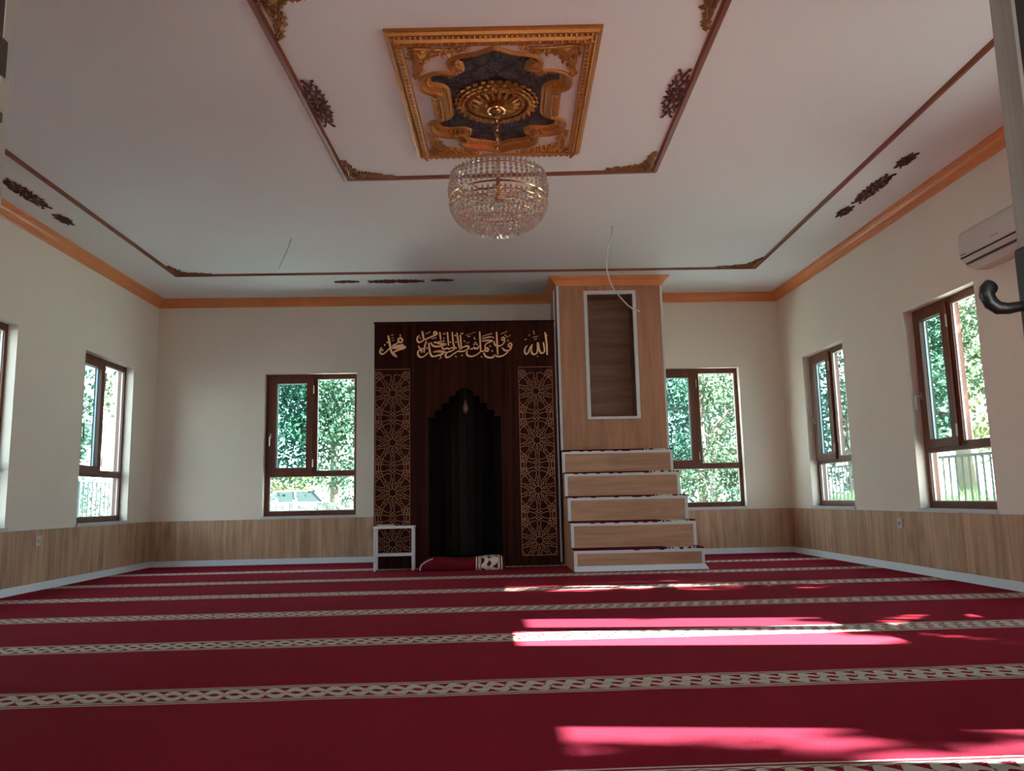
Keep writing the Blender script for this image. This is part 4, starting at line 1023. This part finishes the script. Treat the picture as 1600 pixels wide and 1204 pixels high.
# ------------------------------------------------------------------ entrance door leaves, opened inwards
d1 = empty('door_2', (0.845, YF, 0), 0, kind='structure')
wpart('door_leaf', MB().box(0.826, 0.870, YF, 1.084, 0.01, 2.2), 'doordark', d1)
wpart('door_stile', MB().box(0.820, 0.872, 1.084, 1.131, 0.01, 2.2), 'doorgrey', d1)
pl = MB().box(0.788, 0.822, 1.060, 1.100, 0.80, 1.056); hd = wpart('lock_plate', pl, 'black', d1, bevel=0.006)
hm = MB().tube([(x+0.008, y, z) for x, y, z in ((0.79, 1.09, 0.969), (0.775, 1.092, 0.968), (0.762, 1.095, 0.966), (0.750, 1.10, 0.968), (0.742, 1.103, 0.976), (0.738, 1.105, 0.988), (0.741, 1.105, 0.998), (0.746, 1.105, 1.004), (0.749, 1.105, 1.006))], [0.0075, 0.0075, 0.0085, 0.010, 0.0105, 0.0105, 0.012, 0.011, 0.005], 12)
wpart('door_handle', hm, 'black', d1, smooth=True)
d2 = empty('door_1', (-0.73, YF, 0), 0, kind='structure')
wpart('door_leaf', MB().box(-0.76, -0.706, YF, 1.108, 0.01, 2.2), 'doordark', d2)
wpart('door_stile', MB().box(-0.758, -0.704, 1.108, 1.130, 0.01, 2.2), 'pale', d2)
q = MB()
for a, b in ((1.398, 1.34), (1.285, 1.27), (1.22, 1.16)): q.box(-0.708, -0.7030, 1.104, 1.117, b, a)
wpart('lock_keep', q, 'doordark', d2)

# ------------------------------------------------------------------ outside
GZ = -0.15
struct('terrace', MB().box(XL-WT-1.6, XR+WT+1.5, YF-3.0, YB+2.4, GZ-0.1, GZ), 'concrete')      # terrace slab
struct('ground', MB().box(-70, 70, -30, 110, GZ-0.22, GZ-0.1), 'asphalt')                      # ground
def railing(x, y0, y1, label):
    r = empty('metal_railing', (x, (y0+y1)/2, 0.42), 0, label, 'railing', 'garden railings')
    wpart('top_rail', MB().box(x-0.02, x+0.02, y0, y1, 1.06, 1.09), 'rail', r)
    wpart('bottom_rail', MB().box(x-0.012, x+0.012, y0, y1, 0.50, 0.52), 'rail', r)
    n = int((y1-y0)/0.125)
    for i in range(n+1):
        y = y0+(y1-y0)*i/n; post = i % 12 == 0
        h = 0.016 if post else 0.008
        wpart('post' if post else 'baluster', MB().box(x-h, x+h, y-h, y+h, 0.42 if post else 0.52, 1.06), 'rail', r)
    o = link('garden_kerb', MB().box(x-0.12, x+0.12, y0-0.2, y1+0.2, GZ, 0.42), 'concrete'); tag(o, 'low pale concrete kerb under the railing ' + ('outside the right windows' if x > 0 else 'outside the left windows'), 'kerb')
    return r
railing(5.40, 6.6, 15.0, 'dark metal railing seen through the windows of the right wall')
railing(-5.70, 6.8, 14.5, 'dark metal railing seen through the windows of the left wall')
o = link('garden_wall', MB().box(-7.2, 0.5, 15.8, 16.1, GZ-0.1, 0.70), 'stone'); tag(o, 'low grey stone wall seen through the lower pane of the back left window', 'garden wall')
# grassy bank
def bank(x0, x1, y0, y1, h, seed, label):
    mb = MB(); rnd = random.Random(seed); nx, ny = 8, 14
    H = lambda i, j: GZ-0.1 if i in (0, nx) or j in (0, ny) else h*(0.85+0.3*rnd.random())
    for i in range(nx+1):
        for j in range(ny+1): mb.v.append((x0+(x1-x0)*i/nx, y0+(y1-y0)*j/ny, H(i, j)))
    for i in range(nx):
        for j in range(ny): mb.f.append((i*(ny+1)+j, (i+1)*(ny+1)+j, (i+1)*(ny+1)+j+1, i*(ny+1)+j+1))
    o = link('grass_bank', mb, 'grass', smooth=True); tag(o, label, 'grass bank')
    g = MB()
    for _ in range(5200):
        x = rnd.uniform(x0+0.3, x1-0.3); y = rnd.uniform(y0+0.3, y1-0.3); a = rnd.uniform(0, PI); l = rnd.uniform(0.12, 0.38); w = 0.008
        dx, dy = math.cos(a)*w, math.sin(a)*w; lx, ly = rnd.uniform(-.12, .12), rnd.uniform(-.12, .12); z = h*0.85
        g.add([(x-dx, y-dy, z), (x+dx, y+dy, z), (x+lx*.4+dx*.6, y+ly*.4+dy*.6, z+l*.6), (x+lx*.4-dx*.6, y+ly*.4-dy*.6, z+l*.6), (x+lx, y+ly, z+l)], [(0, 1, 2, 3), (3, 2, 4)])
    o = link('grass', g, 'grass'); tag(o, label.replace('grassy bank', 'long grass blades on the bank'), 'grass', kind='stuff')
bank(5.7, 8.2, 8.5, 17.5, 0.42, 5, 'grassy bank behind the railing on the right side')

def tree(name, x, y, z0, h, blobs, nleaf, ls, mat, label, seed, trunk_r=0.16, group=None, cat='tree', lean=0.0):
    rnd = random.Random(seed); r = empty(name, (x, y, z0), 0, label, cat, {'tree': 'trees outside the windows', 'shrub': 'shrubs by the railings', 'hedge': 'hedges beyond the garden wall'}[cat])
    tk = MB(); top = Vector((lean*h, 0.1*h*rnd.uniform(-1, 1), h))
    tk.tube([Vector((0, 0, -0.1)), top*0.35+Vector((0.06, 0.04, 0)), top*0.7, top], [trunk_r*1.25, trunk_r, trunk_r*0.75, trunk_r*0.4], 10)
    for b in blobs:
        c = Vector(b[:3]); st = top*rnd.uniform(0.45, 0.95); mid = (st+c)/2+Vector((rnd.uniform(-.2, .2), rnd.uniform(-.2, .2), 0.1))
        tk.tube([st, mid, c], [trunk_r*0.4, trunk_r*0.25, trunk_r*0.08], 6)
        for _ in range(4):
            d = Vector((rnd.gauss(0, 1), rnd.gauss(0, 1), rnd.gauss(0, .6))).normalized()*b[3]*0.8
            tk.tube([mid, c+d*0.5, c+d], [trunk_r*0.14, trunk_r*0.09, trunk_r*0.03], 5)
    link('trunk', tk, 'bark', r, smooth=True)
    fo = MB(); tot = sum(b[3]**2 for b in blobs); V = fo.v; F = fo.f
    for b in blobs:
        k = int(nleaf*b[3]**2/tot)
        cl = [Vector((rnd.gauss(0, 1), rnd.gauss(0, 1), rnd.gauss(0, 1))).normalized()*b[3]*rnd.uniform(0.35, 1.0)**0.6 for _ in range(max(6, k//32))]
        for _ in range(k):
            c = rnd.choice(cl); q = Vector(b[:3])+Vector((c.x, c.y, c.z*b[4]))+Vector((rnd.gauss(0, 1), rnd.gauss(0, 1), rnd.gauss(0, 1)))*b[3]*0.14
            d = Vector((rnd.gauss(0, 1), rnd.gauss(0, 1), rnd.gauss(-.2, .8))).normalized(); s = d.orthogonal().normalized()
            s.rotate(Matrix.Rotation(rnd.uniform(0, 6.28), 3, d)); nn2 = d.cross(s)
            L = ls*rnd.uniform(0.7, 1.3); o = len(V)
            V += [tuple(q), tuple(q+d*L*.5+s*L*.28), tuple(q+d*L+nn2*L*.12), tuple(q+d*L*.5-s*L*.28), tuple(q+d*L*.5-nn2*L*.07)]
            F += [(o, o+1, o+4), (o+1, o+2, o+4), (o+2, o+3, o+4), (o+3, o, o+4)]
    link('foliage', fo, mat, r)
    return r
# seen through the back left window
tree('broadleaf_tree', -3.72, 19.5, GZ, 4.2, [(-1.5, 0, 2.6, 1.5, .9), (0.2, -0.4, 2.3, 1.4, .85), (1.6, 0.3, 2.8, 1.5, .95), (0, 0.5, 4.2, 1.9, 1), (-2, 0.5, 4.6, 1.5, 1), (2.2, 0.4, 4.4, 1.5, 1), (-1.0, 0, 3.4, 1.2, 1), (0.3, -.3, 3.2, 1.1, 1)], 23000, 0.12, 'leaf_a', 'full green tree behind the stone wall outside the back left window', 11, 0.10)
tree('broadleaf_tree', -1.6, 24.5, GZ, 3.0, [(0.3, 0, 1.9, 1.4, .8), (0, 0, 3.4, 1.6, 1), (-0.8, 0, 1.5, 1.0, .6), (1.3, 0, 1.4, 1.0, .8)], 8000, 0.13, 'leaf_b', 'blue green tree with a dark trunk behind the stone wall, right of the fuller tree', 12, 0.28)
# seen through the back right window
tree('broadleaf_tree', 4.7, 17.0, GZ, 3.4, [(-1.0, 0, 2.6, 1.1, 1.1), (0.9, 0.3, 2.8, 1.1, 1), (0, 0, 1.4, 1.0, .8), (0.2, 0, 4.0, 1.2, 1), (1.3, 0.2, 1.2, .8, .8)], 6500, 0.12, 'leaf_c', 'thin leaved olive green tree outside the window behind the minbar', 13, 0.11)
tree('broadleaf_tree', 6.9, 24.0, GZ, 4.4, [(-1.2, 0, 3.4, 1.6, 1), (1.2, 0, 3.0, 1.5, 1), (-0.6, 0, 1.5, 1.5, .7), (1.8, 0, 1.2, 1.2, .8)], 8000, 0.14, 'leaf_b', 'large blue green tree further off behind the olive green tree', 14, 0.2)
# seen through the right wall windows
tree('broadleaf_tree', 8.15, 13.0, 0.3, 3.2, [(-0.6, -0.6, 2.4, 1.0, .9), (0.6, 0.7, 2.9, 1.1, .9), (0, -0.2, 3.9, 1.3, 1), (-0.2, 1.0, 1.7, .8, .7)], 4200, 0.13, 'leaf_c', 'tree with a bare grey trunk behind the railing outside the larger right window', 15, 0.16)
tree('broadleaf_tree', 9.0, 19.0, GZ, 3.6, [(-0.8, 0, 2.8, 1.2, 1), (0.9, 0.4, 3.1, 1.3, 1), (0, 0, 4.4, 1.4, 1), (0.2, 0, 1.5, 1.1, .8)], 5500, 0.13, 'leaf_b', 'green tree outside the right wall window nearest the back wall', 16, 0.15)
tree('broadleaf_tree', 12.5, 17.0, GZ, 4.0, [(-1, 0, 3.0, 1.5, 1), (1, 0, 3.4, 1.5, 1), (0, 0.4, 5, 1.5, 1)], 4000, 0.15, 'leaf_y', 'yellow green tree far behind the railing outside the right windows', 17, 0.2)
# unseen trees shading the right side windows, crowns placed and shaped to block sun
tree('broadleaf_tree', 8.8, 6.6, GZ, 3.2, [(0, -1.25, 4.2, 1.0, 1.2), (0, 0.2, 4.3, 1.3, 1.0), (0.2, 1.5, 4.4, 1.25, 1.0), (-0.5, -0.6, 3.3, .9, .8), (-0.3, 1.0, 3.4, 1.0, .8), (0.3, 0.2, 5.6, 1.3, .9), (0.1, -2.75, 4.95, .22, 1.6), (0.0, -3.6, 3.98, .30, .75), (0.0, -3.1, 3.98, .32, .75), (-.3, -3.35, 3.72, .3, .6)], 17000, 0.16, 'leaf_a', 'dense tree close outside the right wall, shading the far windows', 18, 0.2)
tree('broadleaf_tree', 8.8, 0.4, GZ, 3.0, [(0, 0.15, 4.4, .62, 1.0), (0, -0.6, 4.2, .9, 1.0), (0.1, 0.4, 5.2, .5, .7), (0.1, 0.9, 3.7, .4, .6), (0, 1.0, 4.62, .14, .6)], 5200, 0.15, 'leaf_a', 'smaller tree close outside the right wall, nearest the entrance', 19, 0.14)
# seen through the left wall windows
tree('broadleaf_tree', -8.8, 16.4, GZ, 3.4, [(-0.6, 0, 3.8, 1.0, 1), (0.7, 0.3, 3.4, .9, 1), (0, 0, 2.2, .7, .8)], 2600, 0.12, 'leaf_c', 'sparse tree outside the left wall window nearest the back wall', 20, 0.1)
tree('shrub', -7.3, 12.6, GZ, 0.6, [(-0.8, -0.5, 0.7, .75, .8), (0.3, 0.6, 0.8, .8, .8), (-0.4, 1.9, 0.9, .8, .8)], 3600, 0.09, 'leaf_b', 'leafy shrub behind the left railing', 21, 0.04, cat='shrub')
tree('shrub', 7.0, 20.4, 0.0, 0.5, [(0, 0, 0.5, .7, .7), (1.0, 0.8, 0.6, .8, .7)], 2400, 0.09, 'leaf_a', 'leafy shrub at the far end of the grassy bank', 22, 0.04, cat='shrub')
for i, (hx, hy, hw, mt_, lb) in enumerate(((-12.0, 43, 6.2, 'leaf_y', 'yellow green hedge beyond the white car, left part'), (-4.5, 45, 6.4, 'leaf_a', 'green hedge beyond the stone wall, middle part'), (6.8, 30, 4.6, 'leaf_c', 'olive hedge far behind the minbar window'))):
    bl = [((k-2)*hw/4.2, random.uniform(-.3, .3), 1.7+random.uniform(-.2, .3), 1.1, .9) for k in range(5)]
    tree('hedge', hx, hy, GZ, 1.2, bl, 5200, 0.16, mt_, lb, 30+i, 0.05, cat='hedge')

# white car beyond the wall
car = empty('car', (-8.7, 35.5, GZ-0.1), 0.12, 'white parked car partly hidden by the stone wall outside the back left window', 'car')
side = [(-2.0, 0.35), (-2.05, 0.62), (-1.9, 0.88), (-1.1, 0.98), (1.55, 0.98), (1.95, 0.90), (2.05, 0.60), (2.0, 0.35), (1.6, 0.22), (-1.6, 0.22)]
link('body', MB().prism(side, 1, -0.82, 0.82), 'carpaint', car, bevel=0.06)
link('windows', MB().add([(-1.15, -0.78, 0.97), (1.6, -0.78, 0.97), (1.15, -0.62, 1.44), (-0.45, -0.62, 1.44), (-1.15, 0.78, 0.97), (1.6, 0.78, 0.97), (1.15, 0.62, 1.44), (-0.45, 0.62, 1.44)],
    [(0,1,2,3), (5,4,7,6), (4,0,3,7), (1,5,6,2), (3,2,6,7), (0,4,5,1)]), 'carglass', car)
link('roof', MB().box(-0.48, 1.18, -0.64, 0.64, 1.43, 1.48), 'carpaint', car, bevel=0.02)
pil = MB()
for s in (-1, 1):
    pil.tube([(-1.18, s*0.79, 0.96), (-0.46, s*0.635, 1.45)], 0.035, 6).tube([(1.62, s*0.79, 0.96), (1.16, s*0.635, 1.45)], 0.045, 6).tube([(0.35, s*0.79, 0.96), (0.35, s*0.635, 1.45)], 0.03, 6)
link('pillars', pil, 'carpaint', car)
for wx in (-1.25, 1.3):
    for s in (-1, 1):
        w = MB(); w.tube([(wx, s*0.68, 0.31), (wx, s*0.84, 0.31)], 0.31, 20); wh = link('wheel', w, 'tyre', car)
        w = MB(); w.tube([(wx, s*0.83, 0.31), (wx, s*0.85, 0.31)], 0.19, 16); link('hub', w, 'steel', wh)
# white posts by the road
for i, (px, py) in enumerate(((-4.55, 17.4), (-4.15, 17.5))):
    p = empty('bollard', (px, py, GZ-0.1), 0, ('left' if i == 0 else 'right') + ' one of two pale posts standing behind the stone wall', 'post', 'pale posts behind the stone wall')
    link('shaft', MB().lathe([(0.0, 0), (0.05, 0), (0.05, 1.02), (0.0, 1.02)], 12), 'white', p); link('cap', MB().lathe([(0.0, 1.02), (0.06, 1.02), (0.055, 1.06), (0.0, 1.08)], 12), 'rail', p)
# neighbouring house on the left
hs = empty('house', (-15.5, 25, GZ-0.1), 0.5, 'white neighbouring house with grey pitched roof seen through the left wall windows', 'house')
link('walls', MB().box(-4, 4, -3, 3, 0, 3.4), 'roof', hs)
link('roof', MB().prism([(-3.6, 3.35), (3.6, 3.35), (0, 5.2)], 0, -4.4, 4.4), 'roof_tile', hs)
for k in (-2, 1.2):
    wf = link('window', MB().box(k, k+1.1, -3.05, -3.0, 1.1, 2.4), 'frame', hs); link('pane', MB().box(k+.08, k+1.02, -3.07, -3.05, 1.18, 2.32), 'carglass', wf)
